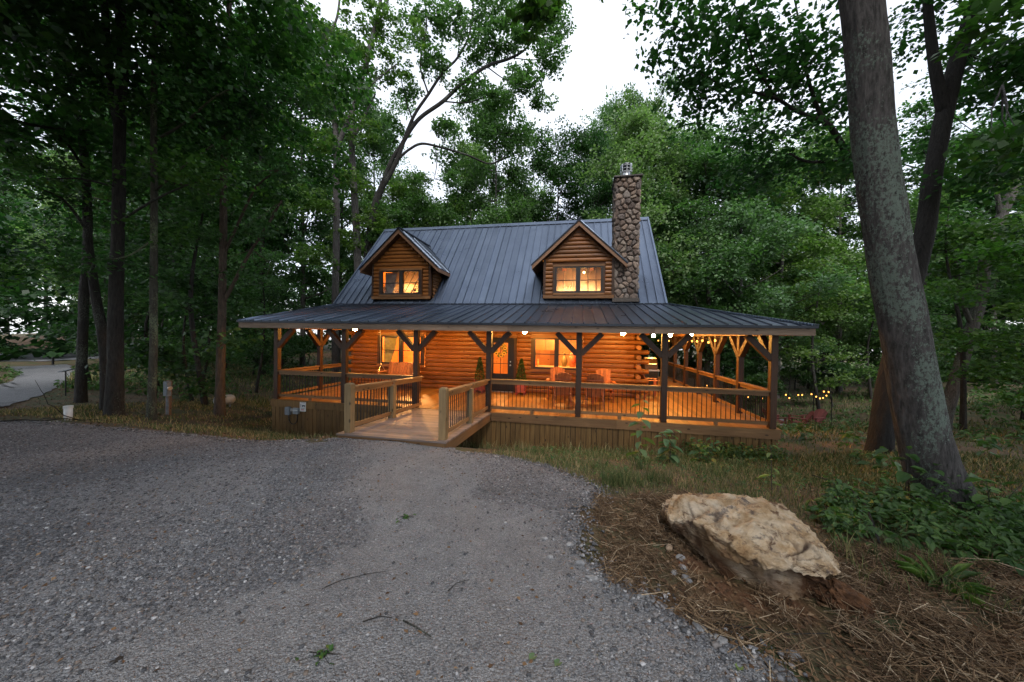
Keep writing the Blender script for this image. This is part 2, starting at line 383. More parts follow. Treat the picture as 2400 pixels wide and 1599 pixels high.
def groundmat():
    m, t, bs = mat_new('forest_floor')
    v = coords(t, (1, 1, 1), rnd=False)
    n1 = N(t, 'ShaderNodeTexNoise', Scale=1.1, Detail=6.0, Roughness=.7); t.links.new(v, n1.inputs['Vector'])
    n2 = N(t, 'ShaderNodeTexNoise', Scale=28.0, Detail=6.0, Roughness=.75); t.links.new(v, n2.inputs['Vector'])
    litter = ramp(t, n2.outputs['Fac'], [(.3, (.045, .028, .016)), (.5, (.115, .072, .04)), (.68, (.20, .145, .085))]).outputs[0]
    green = ramp(t, n2.outputs['Fac'], [(.3, (.03, .042, .015)), (.7, (.085, .105, .04))]).outputs[0]
    f = ramp(t, n1.outputs['Fac'], [(.42, (0, 0, 0)), (.6, (1, 1, 1))]).outputs[0]
    c = mixc(t, f, litter, green)
    at_ = N(t, 'ShaderNodeAttribute', attribute_name='clay')
    clay = ramp(t, n2.outputs['Fac'], [(.3, (.11, .05, .025)), (.7, (.22, .11, .055))]).outputs[0]
    c = mixc(t, at_.outputs['Fac'], c, clay)
    t.links.new(c, bs.inputs['Base Color']); bs.inputs['Roughness'].default_value = .95
    bump(t, bs, n2.outputs['Fac'], .8, .03); return m
M_GROUND = groundmat()
M_ASPHALT = plain('asphalt', (.20, .21, .235), .8, 0, .15, 3.0)
M_PEBBLE = None
def pebblemat(name, stops):
    m, t, bs = mat_new(name); at_ = N(t, 'ShaderNodeAttribute', attribute_name='tint')
    t.links.new(ramp(t, at_.outputs['Fac'], stops).outputs[0], bs.inputs['Base Color']); bs.inputs['Roughness'].default_value = .85; return m
M_PEBBLE = pebblemat('pebbles', [(0, (.05, .053, .06)), (.4, (.14, .145, .158)), (.68, (.23, .235, .25)), (.82, (.17, .135, .11)), (.93, (.32, .325, .34)), (1, (.48, .485, .50))])
M_STRAW = pebblemat('straw', [(0, (.04, .024, .013)), (.45, (.14, .086, .046)), (.78, (.29, .20, .115)), (1, (.64, .54, .39))])
M_GRASS = pebblemat('grass_blades', [(0, (.04, .075, .018)), (.4, (.11, .155, .042)), (.7, (.23, .21, .085)), (1, (.42, .33, .16))])
M_LITTER = pebblemat('leaf_litter', [(0, (.05, .025, .012)), (.5, (.14, .075, .035)), (.85, (.22, .13, .065)), (1, (.30, .21, .13))])
def sub(name, parent):
    """an Empty part that holds its own pieces"""
    o = bpy.data.objects.new(name, None); COL.objects.link(o); o.parent = parent; o.empty_display_size = .1
    if parent.parent is None:
        o.matrix_parent_inverse = (Matrix.Translation(parent.location) @ parent.rotation_euler.to_matrix().to_4x4()).inverted()
    return o

# ------------------------------------------------------------------ the ground, driveway, road
def G2(px, py): return tuple(gnd(px, py)[:2])
drive_px = [(-260, 975), (0, 986), (150, 996), (300, 1009), (470, 1024), (640, 1037), (760, 1040), (795, 1030)]
drive = [G2(*p) for p in drive_px]+[(-4.65, 6.35), (-3.5, 6.5), (-2.35, 6.35)]+[G2(*p) for p in
        [(1075, 1062), (1130, 1066), (1200, 1076), (1290, 1096), (1368, 1130), (1412, 1158), (1360, 1192), (1358, 1262), (1424, 1352), (1531, 1411), (1659, 1488), (1852, 1597)]]
drive += [(1.6, .6), (1.9, -1.5), (2.2, -9), (-22, -9), (-22, 3.5)]
lane = [G2(*p) for p in [(-200, 905), (0, 906), (46, 880), (8, 863), (-60, 858), (97, 858), (176, 852), (170, 876), (97, 930), (0, 955), (-200, 985)]]
def polar():
    a0 = math.radians(YAW)
    ang = np.r_[np.arange(-72, 72, .42), np.arange(72, 288, 4.0)]
    ang = np.radians(ang)+a0
    r = [1.1]
    while r[-1] < 13: r.append(r[-1]*1.0135)
    while r[-1] < 62: r.append(r[-1]*1.02)
    while r[-1] < 150: r.append(r[-1]*1.06)
    return ang, np.array(r)
ang, rad = polar()
GX = np.sin(ang)[:, None]*rad[None]; GY = np.cos(ang)[:, None]*rad[None]
GZ = H(GX, GY)
na, nr = GX.shape
idx = np.arange(na*nr).reshape(na, nr)
F = np.stack([idx, np.roll(idx, -1, 0)], -1)
F = np.stack([F[:, :-1, 0], F[:, :-1, 1], F[:, 1:, 1], F[:, 1:, 0]], -1).reshape(-1, 4)
V = np.stack([GX.ravel(), GY.ravel(), GZ.ravel()], 1)
FC = V[F].mean(1)
jx = FC[:, 0]+.07*np.sin(FC[:, 1]*9+FC[:, 0]*5)+.05*np.sin(FC[:, 0]*23); jy = FC[:, 1]+.07*np.cos(FC[:, 0]*8)+.05*np.sin(FC[:, 1]*21+FC[:, 0]*17)
is_drive = inside(drive, jx, jy); is_lane = inside(lane, jx, jy)
def dist_line(pts, x, y):
    d = np.full(np.shape(x), 1e9)
    for (ax, ay), (bx, by) in zip(pts[:-1], pts[1:]):
        t = np.clip(((x-ax)*(bx-ax)+(y-ay)*(by-ay))/((bx-ax)**2+(by-ay)**2), 0, 1)
        d = np.minimum(d, np.hypot(x-ax-t*(bx-ax), y-ay-t*(by-ay)))
    return d
tracks = [[G2(*p) for p in pts] for pts in ([(960, 1055), (1000, 1180), (1010, 1330), (880, 1590)], [(400, 1560), (800, 1390), (940, 1270), (1000, 1150)], [(1150, 1590), (1190, 1400), (1120, 1250)])]
def submesh(name, sel, mat, dz=0.0, attr=None):
    f = F[sel]; u, inv = np.unique(f, return_inverse=True); v = V[u].copy(); v[:, 2] += dz
    me = mesh_np(name, v, inv.reshape(-1, 4), mat, True)
    if attr:
        nm, fn = attr; a = me.attributes.new(nm, 'FLOAT', 'POINT'); a.data.foreach_set('value', fn(v).astype(np.float32))
    return me
def trk(v):
    d = np.full(len(v), 9.0)
    for t_, wd in zip(tracks, (.75, .45, .8)): d = np.minimum(d, dist_line(t_, v[:, 0], v[:, 1])/wd)
    return np.clip(1.25-d, 0, 1)*.42-.10
clay_pts = [gnd(*p)[:2] for p in ((1690, 1380), (1760, 1410), (1850, 1420), (1620, 1320))]
def clayf(v):
    d = np.min([np.hypot(v[:, 0]-p[0], v[:, 1]-p[1]) for p in clay_pts], 0)
    c = np.clip(1.25-d/.22, 0, 1)
    q = (CAM-v)*-1; D = q @ (-RM[2])
    far = np.exp(-((D-51)/3.5)**2)*(v[:, 0] < -20)
    return np.clip(np.maximum(c, far*.75), 0, 1)
g_o = link('ground', submesh('ground', np.ones(len(F), bool), M_GROUND, 0, ('clay', clayf))); tag(g_o, kind='structure')
dv = submesh('driveway', is_drive, M_GRAVEL, .012, ('track', trk))
d_o = link('driveway', dv); tag(d_o, kind='structure')
dd = MB(); dd.add([tuple(V[i*nr]+[0, 0, .012]) for i in range(0, na, 3)], [tuple(range(len(range(0, na, 3))))])
dm = dd.mesh('driveway_near', M_GRAVEL)
d2 = link('driveway_near', dm); tag(d2, kind='structure'); d2.name = 'driveway.001'
def strip(name, Ls, Rs, mat, dz, attr=None, nl=60, nc=10):
    def rs(P):
        P = np.array(P); t = np.linspace(0, len(P)-1, nl); i = np.clip(t.astype(int), 0, len(P)-2); f = (t-i)[:, None]; f = f*f*(3-2*f)*.5+f*.5; return P[i]*(1-f)+P[i+1]*f
    Lp, Rp = rs(Ls), rs(Rs); r = np.random.default_rng(2)
    Lp += r.normal(size=Lp.shape)*.05; Rp += r.normal(size=Rp.shape)*.05
    V_ = np.array([Lp[i]+(Rp[i]-Lp[i])*k/(nc-1) for i in range(nl) for k in range(nc)]); z = H(V_[:, 0], V_[:, 1])+dz
    F_ = [(i*nc+k, i*nc+k+1, (i+1)*nc+k+1, (i+1)*nc+k) for i in range(nl-1) for k in range(nc-1)]
    me = mesh_np(name, np.c_[V_, z], F_, mat, True)
    if attr is not None: at_ = me.attributes.new('track', 'FLOAT', 'POINT'); at_.data.foreach_set('value', np.full(nl*nc, attr, np.float32))
    return link(name, me)
tag(strip('gravel_lane', [G2(*p) for p in ((-260, 915), (-60, 910), (20, 898), (46, 880), (34, 868), (10, 861))], [G2(*p) for p in ((-260, 992), (0, 957), (97, 928), (160, 892), (176, 872), (160, 855))], M_GRAVEL, .03, .2), kind='structure')
# the paved road beyond the lane, a strip following the ground
rd_n = [at(x, y, D=D) for x, y, D in ((-420, 868, 30), (0, 862, 31.5), (110, 857, 32.5), (240, 842, 36), (420, 832, 40))]
rd_f = [at(x, y, D=D) for x, y, D in ((-420, 832, 44), (0, 829, 45), (110, 828, 45), (240, 823, 47), (420, 818, 50))]
rv, rf = [], []
for i in range(len(rd_n)):
    for k in range(9):
        p = rd_n[i]+(rd_f[i]-rd_n[i])*k/8; rv.append((p[0], p[1], h1(p[0], p[1])+.05))
for i in range(len(rd_n)-1):
    for k in range(8): rf.append((i*9+k, (i+1)*9+k, (i+1)*9+k+1, i*9+k+1))
tag(link('road', mesh_np('road', rv, rf, M_ASPHALT, True)), kind='structure')

# ------------------------------------------------------------------ the cabin
YP, YW, YB = 9.533, 13.08, 20.95          # porch posts, front log wall, back wall
PX = [-9.62, -7.15, -4.753, -2.522, -.01, 2.164, 4.669]
HT = 2.29                                  # underside of the porch beam
XL, XR = -9.5, 1.95                        # log walls
SY = [YP+1.763*i for i in range(1, 7)]     # posts down the right side
cabin = empty('log_cabin', (-3.8, 13, -.9), 0, 'stained log cabin with dark metal roof, two lit dormers and lantern-lit wraparound porch', 'cabin')
CH = .1745
wins = [(-8.13, -6.25, .93, 2.10), (-1.70, .02, .94, 2.105)]
door = (-3.37, -2.46, .02, 2.10)
openings = [(a-.11, b+.11, z0-.10, z1+.11) for a, b, z0, z1 in wins]+[(door[0]-.10, door[1]+.10, -1, door[3]+.11)]
def log_mesh(x0, x1, zc, yf, h=CH, r=.031):
    """one half-round log lying along x with its face towards -y"""
    m = MB(); k = 8; prof = [(yf+.05, -h/2+.002)]
    for i in range(k+1):
        a = -math.pi/2+math.pi*i/k; prof.append((yf-r*math.cos(a)**.75 if math.cos(a) > 1e-6 else yf, math.sin(a)*(h/2-.004)))
    prof.append((yf+.05, h/2-.002)); n = len(prof)
    V_ = [(x, y, zc+z) for x in (x0, x1) for y, z in prof]
    m.add(V_, [(i, i+1, n+i+1, n+i) for i in range(n-1)]+[tuple(range(n))[::-1], tuple(range(n, 2*n))]); return m
wall = sub('front_wall', cabin)
MB().box(XL, -8.24, YW+.05, YW+.2, -.02, 2.6).box(-6.14, -3.47, YW+.05, YW+.2, -.02, 2.6).box(-2.36, -1.81, YW+.05, YW+.2, -.02, 2.6).box(.13, XR, YW+.05, YW+.2, -.02, 2.6)\
    .box(-8.24, -6.14, YW+.05, YW+.2, -.02, .83).box(-8.24, -6.14, YW+.05, YW+.2, 2.21, 2.6).box(-1.81, .13, YW+.05, YW+.2, -.02, .84).box(-1.81, .13, YW+.05, YW+.2, 2.21, 2.6)\
    .box(-3.47, -2.36, YW+.05, YW+.2, 2.21, 2.6).build('wall_backing', M_LOG, wall)
for c in range(15):
    z0 = c*CH; zc = z0+CH/2
    spans = [(XL, XR)]
    for a, b, oz0, oz1 in openings:
        if zc > oz0 and zc < oz1:
            ns = []
            for s0, s1 in spans:
                if b <= s0 or a >= s1: ns.append((s0, s1)); continue
                if a > s0: ns.append((s0, a))
                if b < s1: ns.append((b, s1))
            spans = ns
    for s0, s1 in spans:
        if s1-s0 > 4 and rng.random() < .8:
            j = s0+(s1-s0)*rng.uniform(.35, .65); parts = [(s0, j-.002), (j+.002, s1)]
        else: parts = [(s0, s1)]
        for p0, p1 in parts:
            e = log_mesh(p0, p1, zc, YW)
            if abs(p1-XR) < .01 and c % 2 == 1:      # full-round tail past the corner
                e.tube([(XR-.3, YW+.02, zc), (XR+.5, YW+.02, zc)], .083, 12)
            e.build('log', M_LOG, wall, smooth=False)
    if c % 2 == 0:                                   # butt ends of the side wall's logs
        MB().tube([(XR+.10, YW+.3, zc), (XR+.10, YW-.36, zc)], .083, 14).build('log', M_LOGY, wall)
        MB().tube([(XL+.02, YW+.3, zc), (XL+.02, YW-.36, zc)], .083, 10).build('log', M_LOGY, wall)
# side, back walls and gables
def corr(y0, y1, x, zt, sgn):
    m = MB(); z = -1.0
    while z < zt:
        m.add([(x, y0, z), (x, y1, z), (x+sgn*.05, y0, z+CH/2), (x+sgn*.05, y1, z+CH/2), (x, y0, z+CH), (x, y1, z+CH)], [(0, 1, 3, 2), (2, 3, 5, 4)]); z += CH
    return m
sw = corr(YW+.2, YB, XR+.1, 3.3, 1); sw.add([(XR+.1, YW, 3.3), (XR+.1, YB, 3.3), (XR+.1, 17.02, 7.6)], [(0, 1, 2)])
sw.build('side_wall', M_LOGY, cabin)
sw = corr(YW+.2, YB, XL-.02, 3.3, -1); sw.add([(XL-.02, YW, 3.3), (XL-.02, YB, 3.3), (XL-.02, 17.02, 7.6)], [(0, 1, 2)])
sw.build('side_wall', M_LOGY, cabin)
MB().box(XL, XR, YB-.15, YB, -1, 3.3).build('back_wall', M_LOG, cabin)

# windows and door
def window(x0, x1, z0, z1, yf, mull, casing=.105, sash=True, cw=M_TRIM):
    o = sub('window', cabin)
    f = MB(); t_ = .05
    f.box(x0, x1, yf-.035, yf+.07, z1-t_, z1).box(x0, x1, yf-.035, yf+.07, z0, z0+t_+.02)
    f.box(x0, x0+t_+.015, yf-.035, yf+.07, z0+t_+.02, z1-t_).box(x1-t_-.015, x1, yf-.035, yf+.07, z0+t_+.02, z1-t_)
    f.box(mull-.08, mull+.08, yf-.04, yf+.07, z0+t_+.02, z1-t_); f.build('frame', M_SASH, o)
    zm = (z0+z1)/2-.02
    for a, b in ((x0+t_+.015, mull-.08), (mull+.08, x1-t_-.015)):
        MB().box(a, b, yf-.01, yf+.03, zm-.016, zm+.016).build('sash_bar', M_SASH, o)
        for c, d in ((z0+t_+.02, zm-.016), (zm+.016, z1-t_)):
            MB().box(a, b, yf+.012, yf+.018, c, d).build('pane', M_GLASS, o)
    c_ = casing
    MB().box(x0-c_, x1+c_, yf-.05, yf+.0, z1, z1+c_).build('casing', cw, o)
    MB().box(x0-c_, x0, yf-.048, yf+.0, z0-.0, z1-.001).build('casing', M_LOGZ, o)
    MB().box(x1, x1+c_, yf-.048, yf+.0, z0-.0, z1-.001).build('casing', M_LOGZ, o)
    MB().box(x0-c_, x1+c_, yf-.06, yf+.0, z0-c_, z0-.001).build('sill', cw, o)
    return o
window(*wins[0], YW-.05, -7.19); window(*wins[1], YW-.05, -.84)
d_ = sub('door', cabin); dx0, dx1, dz0, dz1 = door; gy = YW-.03
m = MB().box(dx0, -3.285, gy, gy+.05, dz0, dz1).box(-2.71, dx1, gy, gy+.05, dz0, dz1).box(-3.285, -2.71, gy, gy+.05, dz0, .70).box(-3.285, -2.71, gy, gy+.05, 1.90, dz1)
bevel(m.build('leaf', M_DOOR, d_), .004)
MB().box(-3.285, -2.71, gy+.02, gy+.026, .70, 1.90).build('pane', M_GLASS, d_)
MB().box(-3.01, -2.985, gy+.005, gy+.018, .70, 1.90).build('muntin', M_DOOR, d_)
MB().box(-3.285, -2.71, gy+.004, gy+.019, 1.08, 1.105).build('muntin', M_DOOR, d_)
MB().tube([(-2.60, gy, 1.04), (-2.60, gy-.06, 1.04)], .03, 10).tube([(-2.60, gy, 1.17), (-2.60, gy-.02, 1.17)], .025, 10).build('handle', M_STEEL, d_)
MB().box(dx0-.1, dx0, YW-.1, YW+.04, 0, dz1).build('casing', M_LOGZ, d_); MB().box(dx1, dx1+.1, YW-.1, YW+.04, 0, dz1).build('casing', M_LOGZ, d_)
MB().box(dx0-.1, dx1+.1, YW-.1, YW+.04, dz1+.001, dz1+.1).build('casing', M_TRIM, d_)
MB().box(dx0, dx1, YW-.12, YW+.05, .0, .02).build('threshold', M_STEEL, d_)

# rooms behind the glass
room = sub('interior', cabin)
for k in range(24):
    x = XL+.1+k*.47; MB().box(x, x+.462, 16.9, 16.95, 0, 2.6).build('wall_board', M_INT, room)
MB().box(XL+.1, XR-.1, YW+.2, 16.9, -.06, -.02).build('floor', M_INT, room)
MB().box(XL+.1, XR-.1, YW+.2, 16.95, 2.6, 2.64).build('ceiling', M_INT, room)
MB().box(XL+.02, XL+.1, YW+.2, 16.9, 0, 2.6).build('partition', M_INT, room); MB().box(XR-.1, XR, YW+.2, 16.9, 0, 2.6).build('partition', M_INT, room)
MB().box(-5.2, -5.1, YW+.25, 16.9, 0, 2.6).build('partition', M_INT, room)
M_CAB = wood('cabinet_wood', (.22, .10, .04), (.32, .16, .06), 2, .4, False)
for x0, x1 in ((-2.0, -1.46), (-1.45, -.92)):
    cb = MB().box(x0, x1, 14.9, 15.2, 1.58, 2.5).build('cabinet', M_CAB, room)
MB().box(-2.2, .2, 14.6, 15.2, .86, .90).build('worktop', plain('worktop', (.5, .4, .25), .3), room)
MB().box(-2.2, .2, 14.65, 15.2, 0, .86).build('base_cabinet', M_CAB, room)
for x0, x1, m_ in ((-8.06, -7.45, M_CURT2), (-6.42, -6.32, M_CURT2)):
    nfold = 10; Vv = []; 
    for i in range(nfold*2+1):
        x = x0+(x1-x0)*i/(nfold*2)
        for z, pin in ((2.06, 1.0), (1.5, .8), (.96, .5)):
            Vv.append((x0+(x-x0)*pin, YW+.13+.02*(i % 2), z))
    Ff = [(i*3+k, (i+1)*3+k, (i+1)*3+k+1, i*3+k+1) for i in range(nfold*2) for k in range(2)]
    link('curtain', mesh_np('curtain', Vv, Ff, m_, True), room)
def lamp(name, loc, power, col=(1, .58, .22), size=.06, spot=None):
    l = bpy.data.lights.new(name, 'POINT'); l.energy = power; l.color = col; l.shadow_soft_size = size
    o = bpy.data.objects.new(name, l); COL.objects.link(o); o.location = loc; return o
for i, (x, y, z, p) in enumerate(((-7.4, 14.6, 2.2, 420), (-.8, 14.1, 2.35, 330), (-3.0, 14.6, 2.3, 200))):
    lamp('room_light', (x, y, z), p, (1, .46, .13), .1)

# main roof
ZJ, ZR, YR, RL, RR = 3.39, 7.77, 17.017, -10.4, 3.019
SL = (ZR-ZJ)/(YR-YW); nrm = np.array([0, -SL, 1])/math.hypot(SL, 1)
roof = sub('roof', cabin)
def panel(a, b, c, d, n_, mat, parent, th=.015, rib=.036, ribs=(True, False)):
    """metal sheet a-b (eave) c-d (top; d above a) with a raised rib on the a-d edge"""
    a, b, c, d, n_ = [np.array(p, float) for p in (a, b, c, d, n_)]
    m = MB(); m.prism([a, b, c, d], -n_*th)
    e = (b-a)/np.linalg.norm(b-a)*.022
    if np.linalg.norm(d-a) > .05: m.add([a-e, a+e, a+e*.5+n_*rib, a-e*.5+n_*rib, d-e, d+e, d+e*.5+n_*rib, d-e*.5+n_*rib], [(0, 1, 2, 3), (4, 7, 6, 5), (1, 5, 6, 2), (0, 3, 7, 4), (3, 2, 6, 7)])
    return m.build('roof_panel', mat, parent)
npan = 44; pw = (RR-RL)/npan
for k in range(npan):
    x0, x1 = RL+k*pw, RL+(k+1)*pw
    panel((x0, YW-.02, ZJ), (x1, YW-.02, ZJ), (x1, YR, ZR), (x0, YR, ZR), nrm, M_ROOFX, roof)
MB().prism([(RL, YR, ZR), (RR, YR, ZR), (RR, YB+.9, ZJ-.45), (RL, YB+.9, ZJ-.45)], (0, 0, -.03)).build('back_slope', M_ROOFX, roof)
rc = MB(); rc.prism([(RL-.02, YR-.16, ZR-.13), (RL-.02, YR, ZR+.05), (RL-.02, YR+.16, ZR-.13)], (RR-RL+.04, 0, 0)); rc.build('ridge_cap', M_ROOFX, roof)
for x in (RL, RR-.04):
    MB().prism([(x, YW-.02, ZJ-.02), (x, YW-.02, ZJ-.2), (x, YR, ZR-.22), (x, YR, ZR-.02)], (.04, 0, 0)).build('rake_board', M_RAKE, roof)
    MB().bar((x+.02, YW-.02, ZJ+.02), (x+.02, YR, ZR+.03), .07, .05).build('rake_trim', M_ROOFX, roof)
MB().box(RL, RR, YW-.05, YW+.15, ZJ+.0, ZJ+.035).build('flashing', M_ROOFDK, roof)
MB().prism([(RL+.1, YW+.1, ZJ-.1), (RL+.1, YR, ZR-.3), (RL+.1, YB, ZJ-.3)], (.02, 0, 0)).build('gable_soffit', M_LOG, roof)

# dormers
def dormer(xc, wx0, wx1, win, mull):
    o = sub('dormer', cabin); yw, yf = 13.2, 12.93; zb, zp, ze, hw = 3.62, 6.47, 4.86, 1.72
    sl = (zp-ze)/hw; h = .155
    z = zb+.12; first = True
    while z < zp-.3:
        zc = z+h/2; half = min((wx1-wx0)/2-.09, (zp-.20-z-h)/sl)
        if half < .12: break
        spans = [(xc-half, xc+half)]
        if win[2]-.1 < zc < win[3]+.1: spans = [(xc-half, win[0]-.1), (win[1]+.1, xc+half)]
        for a, b in spans: log_mesh(a, b, zc, yw, h, .06).build('log', M_LOG, o)
        z += h
    zt = ze+.25
    bk = MB().prism([(wx0, yw+.06, zb), (win[0], yw+.06, zb), (win[0], yw+.06, zt), (wx0, yw+.06, zt)], (0, .05, 0)).prism([(win[1], yw+.06, zb), (wx1, yw+.06, zb), (wx1, yw+.06, zt), (win[1], yw+.06, zt)], (0, .05, 0))
    bk.prism([(win[0], yw+.06, zb), (win[1], yw+.06, zb), (win[1], yw+.06, win[2]), (win[0], yw+.06, win[2])], (0, .05, 0))
    bk.prism([(win[0], yw+.06, win[3]), (win[1], yw+.06, win[3]), (win[1], yw+.06, zt), (win[0], yw+.06, zt)], (0, .05, 0)).prism([(wx0, yw+.062, zt-.06), (wx1, yw+.062, zt-.06), (xc, yw+.062, zp-.15)], (0, .045, 0)).build('gable_backing', M_LOG, o)
    for x in (wx0, wx1-.09): MB().box(x, x+.09, yw-.07, yw+.08, zb, zt-.0).build('corner_board', M_LOGZ, o)
    MB().box(wx0, wx1, yw-.075, yw+.05, zb, zb+.12).build('base_board', M_TRIM, o)
    for s, x in ((-1, wx0), (1, wx1)):               # cheeks
        zz = zb
        while zz < zt:
            ye = YW+(zz-ZJ)/SL+.1
            m_ = MB(); k = 5; pr = [(x+s*.05*math.cos(-math.pi/2+math.pi*i/k), zz+h/2+h/2*math.sin(-math.pi/2+math.pi*i/k)) for i in range(k+1)]
            m_.add([(p, y, q) for y in (yw+.08, max(ye+.1, yw+.1)) for p, q in pr], [(i, i+1, k+2+i, k+1+i) for i in range(k)]); m_.build('log', M_LOGY, o); zz += h
    yv, ye_ = YW+(zp-ZJ)/SL, YW+(ze-ZJ)/SL
    for s in (-1, 1):
        n_ = np.array([s*sl, 0, 1])/math.hypot(sl, 1); xe = xc+s*hw
        y = yf; 
        while y < yv-.05:
            y1 = min(y+.305, yv)
            def zlow(yy): return ze if yy <= ye_ else ze+(zp-ze)*(yy-ye_)/(yv-ye_)
            q = [(xc+s*(zp-zlow(yy))/sl, yy, zlow(yy)) for yy in (y, y1)]
            a, b, c, d = q[0], q[1], (xc, y1, zp), (xc, y, zp)
            panel(a, b, c, d, n_, M_ROOFY, o); y = y1
        MB().prism([(xc, yf-.0, zp-.03), (xe, yf-.0, ze-.03), (xe, yf-.0, ze-.17), (xc, yf-.0, zp-.20)], (0, .045, 0)).build('rake_board', M_RAKE, o)
        MB().prism([(xc, yf-.03, zp+.02), (xe+s*.03, yf-.03, ze+.0), (xe+s*.03, yf-.03, ze-.035), (xc, yf-.03, zp-.035)], (0, .06, 0)).build('rake_trim', M_ROOFDK, o)
        MB().box(min(xe, xe-s*.04), max(xe, xe-s*.04), yf+.046, ye_+.05, ze-.17, ze-.03).build('eave_board', M_RAKE, o)
        MB().prism([(xc, yf+.05, zp-.06), (xe-s*.05, yf+.05, ze-.06), (xe-s*.05, ye_, ze-.06), (xc, yv, zp-.06)], (0, 0, -.02)).build('soffit', M_RAKE, o)
    MB().bar((xc, yf-.03, zp+.02), (xc, yv, zp+.02), .16, .05).build('ridge_cap', M_ROOFDK, o)
    wd = window(*win, yw-.04, mull, .07)
    # lit loft room behind
    MB().prism([(wx0+.1, 15.5, 3.7), (wx1-.1, 15.5, 3.7), (wx1-.1, 15.5, 5.15), (xc, 15.5, 5.95), (wx0+.1, 15.5, 5.15)], (0, .05, 0)).build('loft_wall', M_INT, room)
    MB().box(wx0+.12, wx1-.12, 13.35, 15.5, 3.66, 3.7).build('loft_floor', M_INT, room)
    for x in (wx0+.1, wx1-.14): MB().box(x, x+.04, 13.3, 15.5, 3.7, 5.12).build('loft_wall', M_INT, room)
    MB().prism([(wx0+.1, 13.3, 5.15), (xc, 13.3, 5.95), (xc, 13.3, 5.99), (wx0+.1, 13.3, 5.19)], (0, 2.2, 0)).prism([(wx1-.1, 13.3, 5.15), (xc, 13.3, 5.95), (xc, 13.3, 5.99), (wx1-.1, 13.3, 5.19)], (0, 2.2, 0)).build('loft_ceiling', M_INT, room)
    return o
dormer(-7.32, -8.63, -5.98, (-8.21, -6.42, 3.80, 4.80), -7.29)
dormer(-.10, -1.40, 1.20, (-.96, .79, 3.82, 4.81), -.10)
for x in (-.75, .35): MB().box(x, x+.16, 14.4, 14.56, 3.7, 5.6).build('stud', M_LOGZ, room)
for x0, x1, top in ((-8.12, -7.55, 4.75), (-6.62, -6.5, 4.75)):
    Vv = [(x0+(x1-x0)*i/16*p, 13.34+.02*(i % 2), z) for i in range(17) for z, p in ((top, 1.0), (4.3, .82), (3.84, .55))]
    link('curtain', mesh_np('curtain', Vv, [(i*3+k, (i+1)*3+k, (i+1)*3+k+1, i*3+k+1) for i in range(16) for k in range(2)], M_CURT, True), room)
M_BLIND = plain('orange_blind', (.75, .28, .06), .8, 0, .05)
MB().box(-7.2, -6.5, 15.2, 15.22, 3.75, 4.9).build('blind', M_BLIND, room)
MB().lathe([(.0, 0), (.05, 0), (.06, .1), (.045, .12), (.09, .2), (.0, .28)], (-6.95, 13.7, 3.86), 10).build('pot_plant', M_DOOR, room)
MB().box(-7.35, -6.5, 13.5, 13.9, 3.82, 3.86).build('shelf', M_CAB, room)
lamp('loft_light', (-7.3, 13.62, 5.45), 130, (1, .38, .075), .08)
lamp('loft_light', (-.1, 13.62, 5.45), 150, (1, .46, .12), .06)
MB().lathe([(.0, -.045), (.03, -.03), (.045, 0), (.03, .03), (.0, .045)], (.12, 13.8, 4.70), 12).build('lamp_bulb', M_BULB, room, True)
MB().tube([(.12, 13.8, 4.76), (.12, 13.8, 5.5)], .01, 6).build('lamp_cord', M_BLACK, room)

# chimney: mortar core, every stone a piece of its own
chim = sub('chimney', cabin); cx0, cx1, cy0, cy1, cz0, cz1 = 1.2, 2.05, 13.2, 14.25, 3.60, 8.02
MB().box(cx0+.03, cx1-.03, cy0+.03, cy1-.03, cz0-.1, cz1).build('core', M_MORTAR, chim)
def clip(poly, p, n_):
    out = []
    for i in range(len(poly)):
        a, b = poly[i], poly[(i+1) % len(poly)]; da, db = (a-p) @ n_, (b-p) @ n_
        if da <= 0: out.append(a)
        if da*db < 0: out.append(a+(b-a)*da/(da-db))
    return out
def stones(u0, u1, v0, v1, fn, seedn, spacing=.205):
    r = np.random.default_rng(seedn); pts = []
    nu = max(2, round((u1-u0)/spacing)); nv = round((v1-v0)/(spacing*.92))
    for j in range(nv):
        for i in range(nu): pts.append((u0+(i+.5+.5*(j % 2)-.25+r.uniform(-.42, .42))*(u1-u0)/nu, v0+(j+.5+r.uniform(-.45, .45))*(v1-v0)/nv))
    pts = np.array(pts)
    for i, p in enumerate(pts):
        poly = [np.array(q, float) for q in ((u0, v0), (u1, v0), (u1, v1), (u0, v1))]
        for k in np.argsort(((pts-p)**2).sum(1))[1:14]:
            n_ = pts[k]-p; L = np.linalg.norm(n_); poly = clip(poly, (p+pts[k])/2-n_/L*.011, n_/L)
            if len(poly) < 3: break
        if len(poly) < 3: continue
        c = np.mean(poly, 0)
        rp = []                                     # knock the corners off
        for a, b in zip(poly, poly[1:]+poly[:1]): rp += [a+(b-a)*.2, a+(b-a)*.8]
        d1, d2 = r.uniform(.03, .06), r.uniform(.045, .085)
        m_ = MB(); n2 = len(rp)
        Vv = [fn(q[0], q[1], -.03) for q in rp]+[fn(*(c+(q-c)*.94), d1*.7) for q in rp]+[fn(*(c+(q-c)*.62+r.uniform(-.006, .006, 2)), d2+r.uniform(-.008, .008)) for q in rp]
        Ff = [(k*n2+i, k*n2+(i+1) % n2, (k+1)*n2+(i+1) % n2, (k+1)*n2+i) for k in range(2) for i in range(n2)]+[tuple(range(2*n2, 3*n2))]
        m_.add(Vv, Ff).build('stone', M_STONE, chim)
stones(cx0, cx1, cz0, cz1, lambda u, v, d: (u, cy0-d+.03, v), 3)
stones(cy0, cy1, cz0+.3, cz1, lambda u, v, d: (cx0-d+.03, u, v), 4, .24)
stones(cy0, cy1, cz0+.3, cz1, lambda u, v, d: (cx1+d-.03, u, v), 5, .27)
